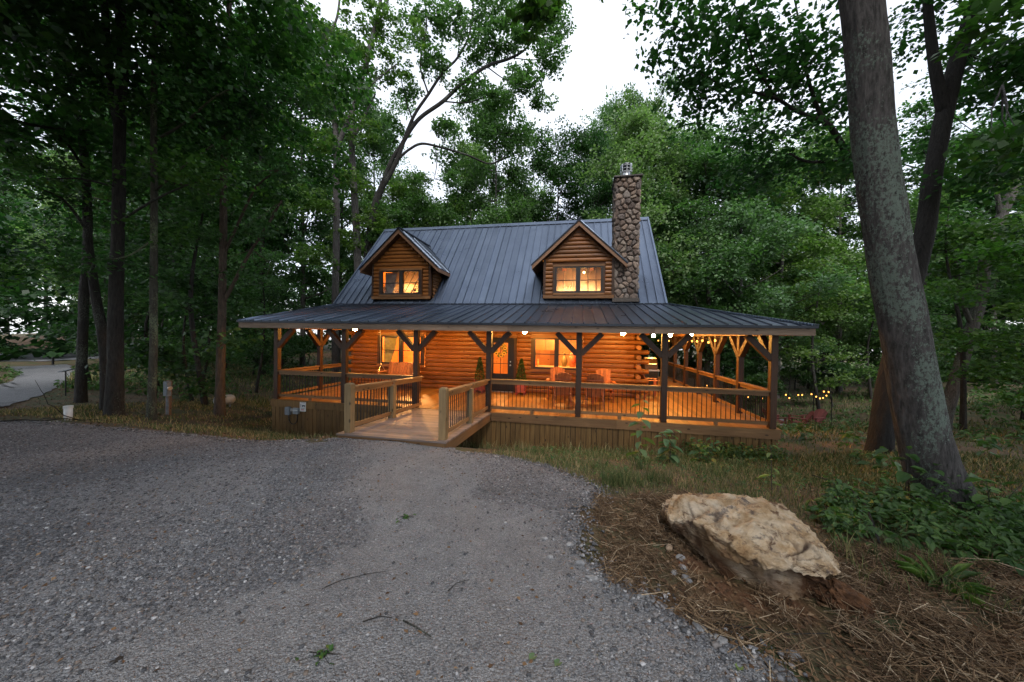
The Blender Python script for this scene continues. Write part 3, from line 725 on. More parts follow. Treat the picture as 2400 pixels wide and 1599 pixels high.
bevel(MB().box(cx0-.08, cx1+.08, cy0-.08, cy1+.08, cz1, cz1+.06).build('cap_slab', plain('cap_slate', (.10, .09, .085), .85), chim), .01)
MB().box(cx0-.06, cx1+.03, cy0-.14, cy0+.05, cz0-.12, cz0+.02).build('ledger_stone', M_MORTAR, chim)
fl = sub('flue', cabin)
MB().tube([(1.6, 13.65, cz1+.05), (1.6, 13.65, cz1+.38)], .15, 20).build('pipe', M_STEEL, fl, True)
MB().tube([(1.6, 13.65, cz1+.36), (1.6, 13.65, cz1+.62)], .13, 20).build('core', M_BLACK, fl, True)
for z in (.36, .47, .575):
    q = MB(); q.tube([(1.6+.21*math.cos(a), 13.65+.21*math.sin(a), cz1+z) for a in np.linspace(0, 2*math.pi, 25)], .013, 6, False); q.build('band', M_STEEL, fl, True)
MB().lathe([(.0, 0), (.215, 0), (.215, .03), (.1, .06), (0, .07)], (1.6, 13.65, cz1+.62), 20).build('cap', M_STEEL, fl)
for a in np.linspace(0, 2*math.pi, 9)[:-1]:
    MB().bar((1.6+.21*math.cos(a), 13.65+.21*math.sin(a), cz1+.35), (1.6+.21*math.cos(a), 13.65+.21*math.sin(a), cz1+.63), .012, .012).build('strut', M_STEEL, fl)

# porch roof: front slope, hip and right slope
pr = sub('porch_roof', cabin); ZE, YE, XE, XEL = 2.505, 8.97, 5.25, -10.53
n1_ = np.array([0, -(ZJ-ZE)/(YW-YE), 1]); n1_ /= np.linalg.norm(n1_)
def hipx(x): return YE+(XE-x)*(YW-YE)/(XE-RR)
npp = 52; w_ = (XE-XEL)/npp
for k in range(npp):
    x0, x1 = XEL+k*w_, XEL+(k+1)*w_
    def top(x):
        xt = x if x > -10.4 else -10.4
        y = YW-.02 if x <= RR else hipx(x); return (xt, y, ZE+(ZJ-ZE)*(y-YE)/(YW-YE))
    panel((x0, YE, ZE), (x1, YE, ZE), top(x1), top(x0), n1_, M_ROOFX, pr, .012, .036)
n2_ = np.array([(ZJ-ZE)/(XE-RR), 0, 1]); n2_ /= np.linalg.norm(n2_)
y = YE
while y < 21.0:
    y1 = y+.305
    def tp(yy):
        x = XE-(yy-YE)*(XE-RR)/(YW-YE) if yy < YW else (RR if yy < 13.6 else XR+.08); return (x, yy, ZE+(ZJ-ZE)*(XE-x)/(XE-RR))
    panel((XE, y, ZE), (XE, y1, ZE), tp(y1), tp(y), n2_, M_ROOFY, pr, .012, .036); y = y1
MB().bar((XE, YE, ZE+.025), (RR, YW, ZJ+.03), .16, .035).build('hip_cap', M_ROOFX, pr)
MB().box(XEL-.02, XE+.02, YE-.03, YE+.0, ZE-.055, ZE+.004).build('drip_edge', M_ROOFDK, pr)
MB().box(XE, XE+.025, YE, 21.0, ZE-.055, ZE+.004).build('drip_edge', M_ROOFDK, pr)
jx_ = [XEL, -8.2, -5.0, -1.9, 1.8, XE]
for a, b in zip(jx_[:-1], jx_[1:]): MB().box(a+.003, b-.003, YE+.03, YE+.075, HT-.005, ZE-.05).build('fascia_board', M_FASC, pr)
MB().box(XE-.045, XE, YE+.08, 21.0, HT-.005, ZE-.05).build('fascia_board', M_LOGY, pr)
MB().box(XEL, XEL+.04, YE+.08, YW, HT, ZE-.05).build('fascia_board', M_LOGY, pr)
for k in range(28):
    yy0 = YE+.09+k*.147
    if yy0+.145 > YW-.06: break
    MB().box(XEL+.05, XE-.05, yy0, yy0+.144, 2.50-.012, 2.50).build('ceiling_board', M_LOG, pr)
MB().box(XR+.12, XE-.05, YW-.05, 20.9, 2.488, 2.50).build('ceiling', M_LOGY, pr)
MB().box(PX[0]-.07, PX[-1]+.07, YP-.07, YP+.07, HT, 2.486).build('beam', M_LOG, pr)
MB().box(PX[-1]-.07, PX[-1]+.07, YP+.07, 20.9, HT, 2.486).build('beam', M_LOGY, pr)
MB().box(PX[0]-.07, PX[0]+.07, YP+.07, YW-.07, HT, 2.486).build('beam', M_LOGY, pr)

# deck
deck = sub('deck', cabin); x = PX[0]-.12; dw = .1445
while x < PX[-1]+.1:
    y1 = YW-.03 if x+dw < XR+.1 else 20.9
    if y1 > 15:
        j = YP+rng.uniform(2.5, 6); MB().box(x+.002, x+dw-.003, YP-.1, j-.002, -.035, 0).build('plank', M_DECKY, deck); MB().box(x+.002, x+dw-.003, j+.002, y1, -.035, 0).build('plank', M_DECKY, deck)
    else: MB().box(x+.002, x+dw-.003, YP-.1, y1, -.035, 0).build('plank', M_DECKY, deck)
    x += dw
DX0, DX1 = PX[0]-.12, PX[-1]+.12
for a, b in ((DX0, -8.1), (-8.1, -4.72), (-2.40, 1.0), (1.0, DX1)): MB().box(a+.002, b-.002, YP-.135, YP-.1, -.235, -.004).build('rim_board', M_SKIRT if a < -5 else M_RAIL, deck)
MB().box(DX1, DX1+.035, YP-.1, 20.9, -.235, -.004).build('rim_board', M_RAILY, deck)
MB().box(DX0-.035, DX0, YP-.1, YW, -.235, -.004).build('rim_board', M_RAILY, deck)
skirt = sub('skirting', cabin)
x = DX0+.03
while x < DX1-.05:
    ww = .138
    MB().box(x, x+ww-.014, YP-.105+rng.uniform(0, .014), YP-.075, h1(x, YP-.1)-.25, -.236).build('plank', M_SKIRT, skirt); x += ww
y = YP-.07
while y < 17:
    MB().box(DX1-.03, DX1-.005, y, y+.13, h1(DX1, y)-.25, -.236).build('plank', M_SKIRT, skirt); y += .138
y = YP-.07
while y < YW:
    MB().box(DX0+.005, DX0+.03, y, y+.13, h1(DX0, y)-.25, -.236).build('plank', M_SKIRT, skirt); y += .138
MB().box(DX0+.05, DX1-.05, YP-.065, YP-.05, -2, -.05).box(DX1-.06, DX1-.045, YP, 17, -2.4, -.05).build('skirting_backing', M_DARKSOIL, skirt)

# posts with braces
def post(x, y, dirs):
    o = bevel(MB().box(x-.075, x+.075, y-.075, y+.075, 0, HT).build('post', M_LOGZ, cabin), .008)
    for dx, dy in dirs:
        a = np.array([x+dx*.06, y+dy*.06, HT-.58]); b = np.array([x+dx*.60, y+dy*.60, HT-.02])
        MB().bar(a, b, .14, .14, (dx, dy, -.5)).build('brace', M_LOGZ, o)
for i, x in enumerate(PX):
    ds = [(-1, 0), (1, 0)]
    if i == 0: ds = [(1, 0), (0, 1)]
    if i == len(PX)-1: ds = [(-1, 0), (0, 1)]
    post(x, YP, ds)
for y in SY: post(PX[-1], y, [(0, -1), (0, 1)])
post(PX[0], 11.4, [(0, -1), (0, 1)])

# railings
def railing(a, b, z0a=0.0, z0b=0.0, step=.112, mt=M_RAIL, drop=0.0):
    o = sub('railing', cabin)
    a = np.array(a, float); b = np.array(b, float); L = np.linalg.norm(b-a); d = (b-a)/L
    A = np.r_[a, z0a]; B = np.r_[b, z0b]; up = lambda h: np.array([0, 0, h])
    MB().bar(A+up(.915), B+up(.915), .14, .036).build('top_rail', mt, o)
    MB().bar(A+up(.845), B+up(.845), .04, .095).build('sub_rail', mt, o)
    MB().bar(A+up(.125), B+up(.125), .04, .085).build('bottom_rail', mt, o)
    n = int(L/step); n = max(n, 2)
    for k in range(n):
        t_ = (k+.5)/n; p = A+(B-A)*t_
        MB().tube([p+up(.13), p+up(.85)], .0095, 6).build('baluster', M_BLACK, o)
    if L > 1.9:
        p = A+(B-A)*.5; MB().box(p[0]-.045, p[0]+.045, p[1]-.02, p[1]+.02, p[2]+.001, p[2]+.082).build('foot_block', mt, o)
for i in (0, 1, 3, 4, 5): railing((PX[i]+.075, YP), (PX[i+1]-.075, YP))
ys = [YP]+SY
for a, b in zip(ys[:-1], ys[1:]): railing((PX[-1], a+.075), (PX[-1], b-.075), mt=M_RAILY)
railing((PX[0], YP+.075), (PX[0], 11.4-.075), mt=M_RAILY); railing((PX[0], 11.4+.075), (PX[0], YW-.1), mt=M_RAILY)

# ramp
rmp = sub('ramp', cabin); RX0, RX1, RY0, RZ0 = -4.72, -2.40, 6.05, .165
def rz(y): return RZ0*(YP-.14-y)/(YP-.14-RY0)
nb = 24
for k in range(nb):
    ya = RY0+(YP-.14-RY0)*k/nb; yb = RY0+(YP-.14-RY0)*(k+1)/nb-.005
    MB().prism([(RX0, ya, rz(ya)), (RX0, yb, rz(yb)), (RX0, yb, rz(yb)-.035), (RX0, ya, rz(ya)-.035)], (RX1-RX0, 0, 0)).build('plank', M_RAMP, rmp)
for x in (RX0+.01, RX1-.05):
    MB().prism([(x, RY0+.03, rz(RY0)-.037), (x, YP-.14, -.037), (x, YP-.14, -.235), (x, RY0+.03, rz(RY0)-.235)], (.04, 0, 0)).build('stringer', M_RAILY, rmp)
MB().box(RX0+.052, RX1-.052, RY0+.02, RY0+.055, -.09, rz(RY0)-.037).build('end_board', M_RAIL, rmp)
def newel(x, y, top=1.0, cap=True):
    m_ = MB().box(x-.07, x+.07, y-.07, y+.07, rz(y)-.05, rz(y)+top)
    if cap:
        z = rz(y)+top; m_.prism([(x-.07, y-.07, z), (x+.07, y-.07, z), (x+.07, y+.07, z), (x-.07, y+.07, z)], (0, 0, .003))
        m_.add([(x-.07, y-.07, z+.003), (x+.07, y-.07, z+.003), (x+.07, y+.07, z+.003), (x-.07, y+.07, z+.003), (x-.045, y-.045, z+.03), (x+.045, y-.045, z+.03), (x+.045, y+.045, z+.03), (x-.045, y+.045, z+.03)],
               [(0, 1, 5, 4), (1, 2, 6, 5), (2, 3, 7, 6), (3, 0, 4, 7), (4, 5, 6, 7)])
    m_.build('newel_post', M_POSTG, rmp)
for x in (-4.55, -2.53):
    newel(x, 6.22, .97); newel(x, 7.85, .82, False)
    railing((x, 6.30), (x, 7.78), rz(6.30), rz(7.78), mt=M_RAILY); railing((x, 7.92), (x, YP-.08), rz(7.92), 0, mt=M_RAILY)

# ------------------------------------------------------------------ porch lights and string lights
def porch_light(x, y, z, label):
    o = empty('porch_light', (x, y, 2.488), 0, label, 'ceiling light', 'lit ceiling lamps under the porch roof')
    MB().lathe([(0, -.03), (.075, -.03), (.09, -.005), (0, -.004)], (0, 0, 0), 16).build('canopy', M_BLACK, o, world=False)
    MB().tube([(0, 0, -.03), (0, 0, z-2.488+.05)], .012, 8).build('stem', M_BLACK, o, world=False)
    r = .075; MB().lathe([(r*math.sin(a), -r*math.cos(a)) for a in np.linspace(.05, math.pi-.05, 11)], (0, 0, z-2.488), 18).build('bulb', M_LAMP, o, True, world=False)
M_LAMP = emit('porch_lamp_glow', (1.0, .48, .10), 480.0)
for x, y, z, l in ((-8.07, 11.3, 2.335, 'bright bulb under the eave near the porch swing end'), (-1.79, 11.3, 2.318, 'bright bulb under the eave between front door and kitchen window'),
                   (1.34, 11.3, 2.325, 'bright bulb under the eave in front of the bare log wall'), (-4.75, 11.3, 2.44, 'ceiling bulb tucked behind the fascia above the ramp opening'),
                   (3.29, 11.3, 2.315, 'nearest and largest glowing bulb over the right side porch'), (3.34, 13.9, 2.312, 'middle glowing bulb over the right side porch'),
                   (3.33, 16.8, 2.292, 'farthest glowing bulb over the right side porch, by the grill')):
    porch_light(x, y, z, l)
def bulb_string(name, pts, bulbs, label, r=.034):
    o = empty(name, tuple(pts[0]), 0, label, 'string lights')
    MB().tube(pts, .006, 5).build('cable', M_BLACK, o)
    for p in bulbs:
        MB().tube([np.array(p)+[0, 0, .03], np.array(p)+[0, 0, .075]], .014, 6).build('socket', M_BLACK, o)
        MB().lathe([(0, -r*1.2), (r*.7, -r), (r, 0), (r*.6, r), (0, r*1.3)], tuple(p), 10).build('bulb', M_BULBS, o, True)
sb = [(4.42, y, z) for y, z in ((12.55, 2.13), (13.15, 2.06), (13.75, 2.12), (14.35, 2.085), (14.95, 2.085), (15.6, 2.07), (16.05, 2.075), (16.65, 2.085), (18.6, 2.06), (19.2, 2.03), (21.0, 2.05))]
cab = [(4.5, 12.0, 2.28)]
for (x, y, z) in sb: cab += [(x, y, z+.08), (x+.04, y+.28, z+.13)]
bulb_string('string_light', cab, sb, 'small warm bulbs strung along the beam of the right side porch')

# ------------------------------------------------------------------ chairs, table, swing, grill
def chair(label, cat, mat, seat_h=.44, tilt=16, back_h=1.08, wd=.62, arch=.10, name='porch_chair', group=None, n=6):
    o = empty(name, (0, 0, 0), 0, label, cat, group); tl = math.tan(math.radians(tilt))
    st = sub('seat', o)
    for k in range(5):
        y = -.27+k*.105; z = seat_h-.02*k*.8; MB().box(-wd/2+.06, wd/2-.06, y, y+.093, z-.022, z).build('slat', mat, st)
    bk = sub('backrest', o); sw_ = (wd-.10)/n
    for k in range(n):
        u = (k+.5)/n*2-1; x = u*(wd-.10)/2; ht = back_h-arch*u*u
        b0 = np.array([x*.86, .24, seat_h-.10]); b1 = np.array([x, .24+(ht-seat_h+.1)*tl, ht])
        MB().bar(b0, b1, sw_*.9, .022, (0, -1, .3)).build('slat', mat, bk)
    for z in (seat_h+.16, seat_h+.42): MB().bar((-wd/2+.07, .24+(z-seat_h+.1)*tl+.026, z), (wd/2-.07, .24+(z-seat_h+.1)*tl+.026, z), .07, .022, (0, -tl, 1)).build('back_rail', mat, bk)
    for s in (-1, 1):
        MB().box(s*(wd/2)-.055, s*(wd/2)+.055, -.36, .32, seat_h+.20, seat_h+.225).build('arm', mat, o, world=False)
        MB().box(s*(wd/2-.04)-.012, s*(wd/2-.04)+.012, -.32, -.22, 0, seat_h+.20).build('leg', mat, o, world=False)
        MB().bar((s*(wd/2-.05), .26, seat_h+.20), (s*(wd/2-.05), .36, 0), .09, .024, (1, 0, 0)).build('leg', mat, o, world=False)
        MB().bar((s*(wd/2-.075), -.30, seat_h-.07), (s*(wd/2-.075), .34, seat_h-.16), .022, .09).build('side_rail', mat, o, world=False)
    return o
def place(o, x, y, z, rz): o.location = (x, y, z); o.rotation_euler = (0, 0, rz); return o
_sub_world = sub
GRP = 'cedar armchairs on the porch'
c0 = chair('cedar slat armchair facing out beneath the kitchen window', 'chair', M_CEDAR, group=GRP)
def fix(o):
    for c in o.children_recursive: c.matrix_parent_inverse = Matrix.Identity(4)
fix(c0); place(c0, -.76, 12.15, 0, 0)
for l, x, y, r in (('cedar slat armchair facing out against the bare logs right of the kitchen window', .86, 12.15, .05),
                   ('cedar armchair seen from behind, dark back to the railing left of the middle post', -.50, 11.12, math.pi+.06),
                   ('cedar armchair seen from behind, dark back to the railing right of the middle post', .50, 11.12, math.pi-.05),
                   ('cedar armchair turned sideways at the corner in front of the black grill', 2.62, 13.45, math.pi/2+.25)):
    c = copy_tree(c0); c['label'] = l; place(c, x, y, 0, r)
t_ = empty('side_table', (.15, 11.75, 0), 0, 'low cedar slat table between the four porch armchairs', 'table')
tp_ = sub('tabletop', t_)
for k in range(5): MB().box(-.30, .50, 11.5+k*.1, 11.593+k*.1, .50, .525).build('slat', M_CEDAR, tp_)
for x in (-.26, .46):
    for y in (11.54, 11.95): MB().box(x-.03, x+.03, y-.03, y+.03, 0, .50).build('leg', M_CEDAR, t_)
# swing
sw = empty('porch_swing', (-6.85, 12.3, .45), 0, 'cedar slat porch swing hung on pale chains below the left window', 'swing')
st = sub('seat', sw)
for k in range(5): MB().box(-7.5, -6.2, 12.02+k*.095, 12.105+k*.095, .44-.012*k, .462-.012*k).build('slat', M_CEDAR, st)
bk = sub('backrest', sw)
for k in range(11):
    x = -7.42+k*.114; u = (k-5)/5.0; ht = 1.0+.06*abs(math.cos(u*math.pi))
    MB().bar((x, 12.5, .40), (x+.02*u, 12.68, ht), .098, .02, (0, -1, .3)).build('slat', M_CEDAR, bk)
for z in (.58, .86): MB().bar((-7.5, 12.535+(z-.4)*.28+.03, z), (-6.2, 12.535+(z-.4)*.28+.03, z), .06, .022, (0, 0, 1)).build('back_rail', M_CEDAR, bk)
M_CHAIN = plain('pale_chain', (.6, .52, .4), .4, .6)
for x, s in ((-7.58, -1), (-6.12, 1)):
    MB().box(x-.05, x+.05, 12.0, 12.6, .68, .70).build('arm', M_CEDAR, sw); MB().box(x-.02, x+.02, 12.03, 12.10, .44, .68).build('arm_post', M_CEDAR, sw)
    for a, b in (((x, 12.06, .70), (x+s*.04, 12.28, 1.0)), ((x, 12.5, .70), (x+s*.04, 12.28, 1.0)), ((x+s*.04, 12.28, 1.0), (x+s*.06, 12.2, 2.486))):
        a, b = np.array(a), np.array(b); nl = max(2, int(np.linalg.norm(b-a)/.055)); m = MB()
        for k in range(nl):
            p, q = a+(b-a)*k/nl, a+(b-a)*(k+1.15)/nl; m.bar(p, q, .026 if k % 2 else .008, .008 if k % 2 else .026)
        m.build('chain', M_CHAIN, sw)
gr = empty('gas_grill', (3.0, 15.5, 0), 0, 'black gas grill on a cart against the right log wall', 'grill')
bevel(MB().box(2.66, 3.24, 15.3, 15.75, .12, .80).build('cart', M_BLACK, gr), .01)
m = MB(); m.prism([(2.7, 15.28, .86), (2.7, 15.3, 1.12), (2.7, 15.42, 1.30), (2.7, 15.6, 1.36), (2.7, 15.76, 1.26), (2.7, 15.78, .86)], (.52, 0, 0)); bevel(m.build('hood', plain('dark_bronze_hood', (.06, .035, .02), .35, .5), gr), .015)
MB().box(2.62, 3.3, 15.26, 15.8, .80, .86).build('firebox_rim', M_STEEL, gr); MB().box(2.34, 2.62, 15.32, 15.75, .84, .87).build('side_shelf', M_BLACK, gr)
MB().tube([(2.76, 15.22, 1.1), (3.16, 15.22, 1.1)], .014, 8).tube([(2.78, 15.22, 1.1), (2.78, 15.3, 1.1)], .01, 6).tube([(3.14, 15.22, 1.1), (3.14, 15.3, 1.1)], .01, 6).build('handle', M_STEEL, gr)
for x in (2.72, 3.18): MB().tube([(x-.03, 15.35, .06), (x+.03, 15.35, .06)], .06, 12).build('wheel', M_BLACK, gr)
# topiary shrubs in red planters by the door
def leaves(c, n_, d, s, w=.75, fold=.12):
    """folded diamond leaves: centres, normals, directions, sizes -> verts, quads"""
    n_ = n_/np.linalg.norm(n_, axis=1)[:, None]; d = d-n_*(d*n_).sum(1)[:, None]; d /= np.linalg.norm(d, axis=1)[:, None]+1e-9
    sd_ = np.cross(n_, d); s = s[:, None]
    V_ = np.stack([c-d*s*.5, c+sd_*s*w/2+n_*s*fold-d*s*.08, c+d*s*.5, c-sd_*s*w/2+n_*s*fold-d*s*.08], 1).reshape(-1, 3)
    return V_, np.arange(len(c)*4).reshape(-1, 4)
def rdir(r, n): 
    v = r.normal(size=(n, 3)); return v/np.linalg.norm(v, axis=1)[:, None]
for x, l in ((-3.70, 'slim dark evergreen topiary in a red planter left of the front door'), (-2.10, 'slim dark evergreen topiary in a red planter right of the front door')):
    o = empty('potted_topiary', (x, 12.63, 0), 0, l, 'potted plant', 'pair of topiaries flanking the front door')
    m = MB().box(-.17, .17, -.17, .17, .10, .14).box(-.15, .15, -.15, .15, .14, .44)
    for a in (-.15, .15):
        for b in (-.15, .15): m.box(a-.025, a+.025, b-.025, b+.025, 0, .5)
    m.build('planter', M_RED, o, world=False)
    r = np.random.default_rng(int(abs(x)*100)); n = 1500; zz = r.random(n)**1.15; rr = (.19*(1-zz)**.75+.02)*(.75+.35*r.random(n)); a = r.random(n)*6.283
    c = np.stack([rr*np.cos(a), rr*np.sin(a), .42+zz*.92], 1); d = np.stack([np.cos(a)*.6, np.sin(a)*.6, np.full(n, .8)], 1)+r.normal(size=(n, 3))*.35
    V_, F_ = leaves(c, rdir(r, n), d, r.uniform(.035, .07, n), .45)
    link('foliage', mesh_np('foliage', V_, F_, L_DEEP, False, r.random(n)), o, False)
    MB().tube([(0, 0, .3), (0, 0, 1.2)], [.02, .01], 6).build('stem', M_BARK, o, world=False)
# sunflower wreath
wr = empty('sunflower_wreath', (-2.985, 12.99, 1.62), 0, 'round sunflower wreath hanging on the dark glazed front door', 'wreath')
r = np.random.default_rng(5); n = 420; a = r.random(n)*6.283; rr = .20+r.normal(size=n)*.04
c = np.stack([rr*np.cos(a), -.02-.04*r.random(n), rr*np.sin(a)], 1); V_, F_ = leaves(c, np.array([0, -1, 0])+r.normal(size=(n, 3))*.5, rdir(r, n), r.uniform(.05, .09, n), .5)
link('greenery', mesh_np('greenery', V_, F_, L_WEED, False, r.random(n)), wr, False)
M_PETAL = plain('yellow_petals', (.75, .52, .10), .7); M_SEED = plain('seed_head', (.05, .025, .012), .9)
for k, a in enumerate((.35, 1.25, 2.2, 2.95, 3.9, 4.9, 5.6)):
    cx, cz = .205*math.cos(a), .205*math.sin(a); np_ = 14; th = np.linspace(0, 6.283, np_+1)[:-1]
    c = np.stack([cx+.055*np.cos(th), np.full(np_, -.075), cz+.055*np.sin(th)], 1); d = np.stack([np.cos(th), np.full(np_, -.25), np.sin(th)], 1)
    V_, F_ = leaves(c, np.tile([0., -1, 0], (np_, 1)), d, np.full(np_, .07), .42)
    fo = link('flower', mesh_np('flower', V_, F_, M_PETAL), wr, False)
    MB().tube([(cx, -.07, cz), (cx, -.095, cz)], .032, 10).build('seed_head', M_SEED, fo, world=False)
# kitchen things seen through the window
def vase(x, y, z, r, h, col, name, label, cat):
    o = MB().lathe([(0, 0), (r*.7, 0), (r, h*.35), (r*.8, h*.65), (r*.35, h*.8), (r*.35, h*.95), (r*.42, h), (0, h)], (0, 0, 0), 14).build(name, plain(name+'_glaze', col, .3), None, True); o.location = (x, y, z); tag(o, label, cat)
vase(-.28, 14.85, .90, .17, .78, (.42, .11, .05), 'clay_jar', 'tall terracotta jar on the kitchen counter behind the right pane', 'jar')
vase(-.62, 14.9, .90, .14, .60, (.12, .10, .04), 'olive_jar', 'olive brown rounded jar next to the terracotta jar in the kitchen', 'jar')
for k, (x, c_) in enumerate(((-1.85, (.5, .08, .04)), (-1.74, (.45, .3, .1)))): vase(x, 14.8, .90, .045, .28, c_, 'bottle', ('red bottle standing on the kitchen counter', 'amber bottle standing on the kitchen counter')[k], 'bottle')
pl = MB().lathe([(0, -.012), (.16, -.012), (.19, 0), (.16, .012), (0, .012)], (0, 0, 0), 22); po = pl.build('wall_plate', plain('tan_plate', (.55, .34, .14), .4), None, True)
po.rotation_euler = (math.pi/2, 0, 0); po.location = (-.62, 16.88, 1.95); tag(po, 'round tan plate hung on the kitchen back wall', 'plate')

# ------------------------------------------------------------------ meter boxes and sign on the skirting
fy = YP-.108
mb = empty('meter_box', (-9.04, fy, -.33), 0, 'tall grey electric box on the skirting at the left corner', 'electric box')
bevel(MB().box(-9.13, -8.96, fy-.11, fy, -.455, -.205).build('body', M_GREY, mb), .012); MB().box(-8.955, -8.93, fy-.06, fy-.02, -.34, -.26).build('latch', M_WHITE, mb)
m2 = empty('junction_box', (-8.75, fy, -.33), 0, 'squat pale grey utility box beside the notice on the skirting', 'electric box')
bevel(MB().box(-8.86, -8.66, fy-.09, fy, -.415, -.225).build('body', plain('pale_grey_box', (.30, .33, .35), .5), m2), .012); MB().box(-8.85, -8.67, fy-.098, fy-.0905, -.30, -.285).build('label_strip', M_WHITE, m2)
lc = [(-9.03, fy-.05, -.45)]+[(-8.875+.155*math.cos(t), fy-.035, -.56+.19*math.sin(t)) for t in np.linspace(math.pi, 2*math.pi, 14)]+[(-8.72, fy-.05, -.41)]
tag(MB().tube(lc, .014, 8).build('conduit_loop', M_BLACK, None, True), 'black flexible conduit looping between two grey boxes', 'conduit')
sg = empty('notice_sign', (-8.52, fy, -.18), 0, 'small white notice with dark pictograms and red print on the skirting', 'sign')
sy = YP-.14
MB().box(-8.632, -8.412, sy-.006, sy-.001, -.325, -.033).build('plate', M_WHITE, sg)
M_INK = plain('blue_black_ink', (.03, .06, .09), .6); M_REDINK = plain('red_ink', (.45, .06, .06), .6)
MB().box(-8.60, -8.58, sy-.009, sy-.0065, -.19, -.085).build('pictogram', M_INK, sg)
MB().box(-8.535, -8.44, sy-.009, sy-.0065, -.165, -.125).prism([(-8.55, sy-.009, -.11), (-8.52, sy-.009, -.135), (-8.52, sy-.009, -.165), (-8.55, sy-.009, -.18)], (0, .0025, 0)).box(-8.53, -8.515, sy-.009, sy-.0065, -.19, -.165).box(-8.46, -8.445, sy-.009, sy-.0065, -.19, -.165).build('pictogram', M_INK, sg)
for z, x0, x1 in ((-.215, -8.60, -8.44), (-.235, -8.59, -8.45)): MB().box(x0, x1, sy-.009, sy-.0065, z-.005, z+.005).build('print_line', M_GREY, sg)
MB().box(-8.58, -8.46, sy-.009, sy-.0065, -.285, -.262).build('print_line', M_REDINK, sg)
MB().box(-8.60, -8.44, sy-.009, sy-.0065, -.06, -.045).build('print_line', M_GREY, sg)

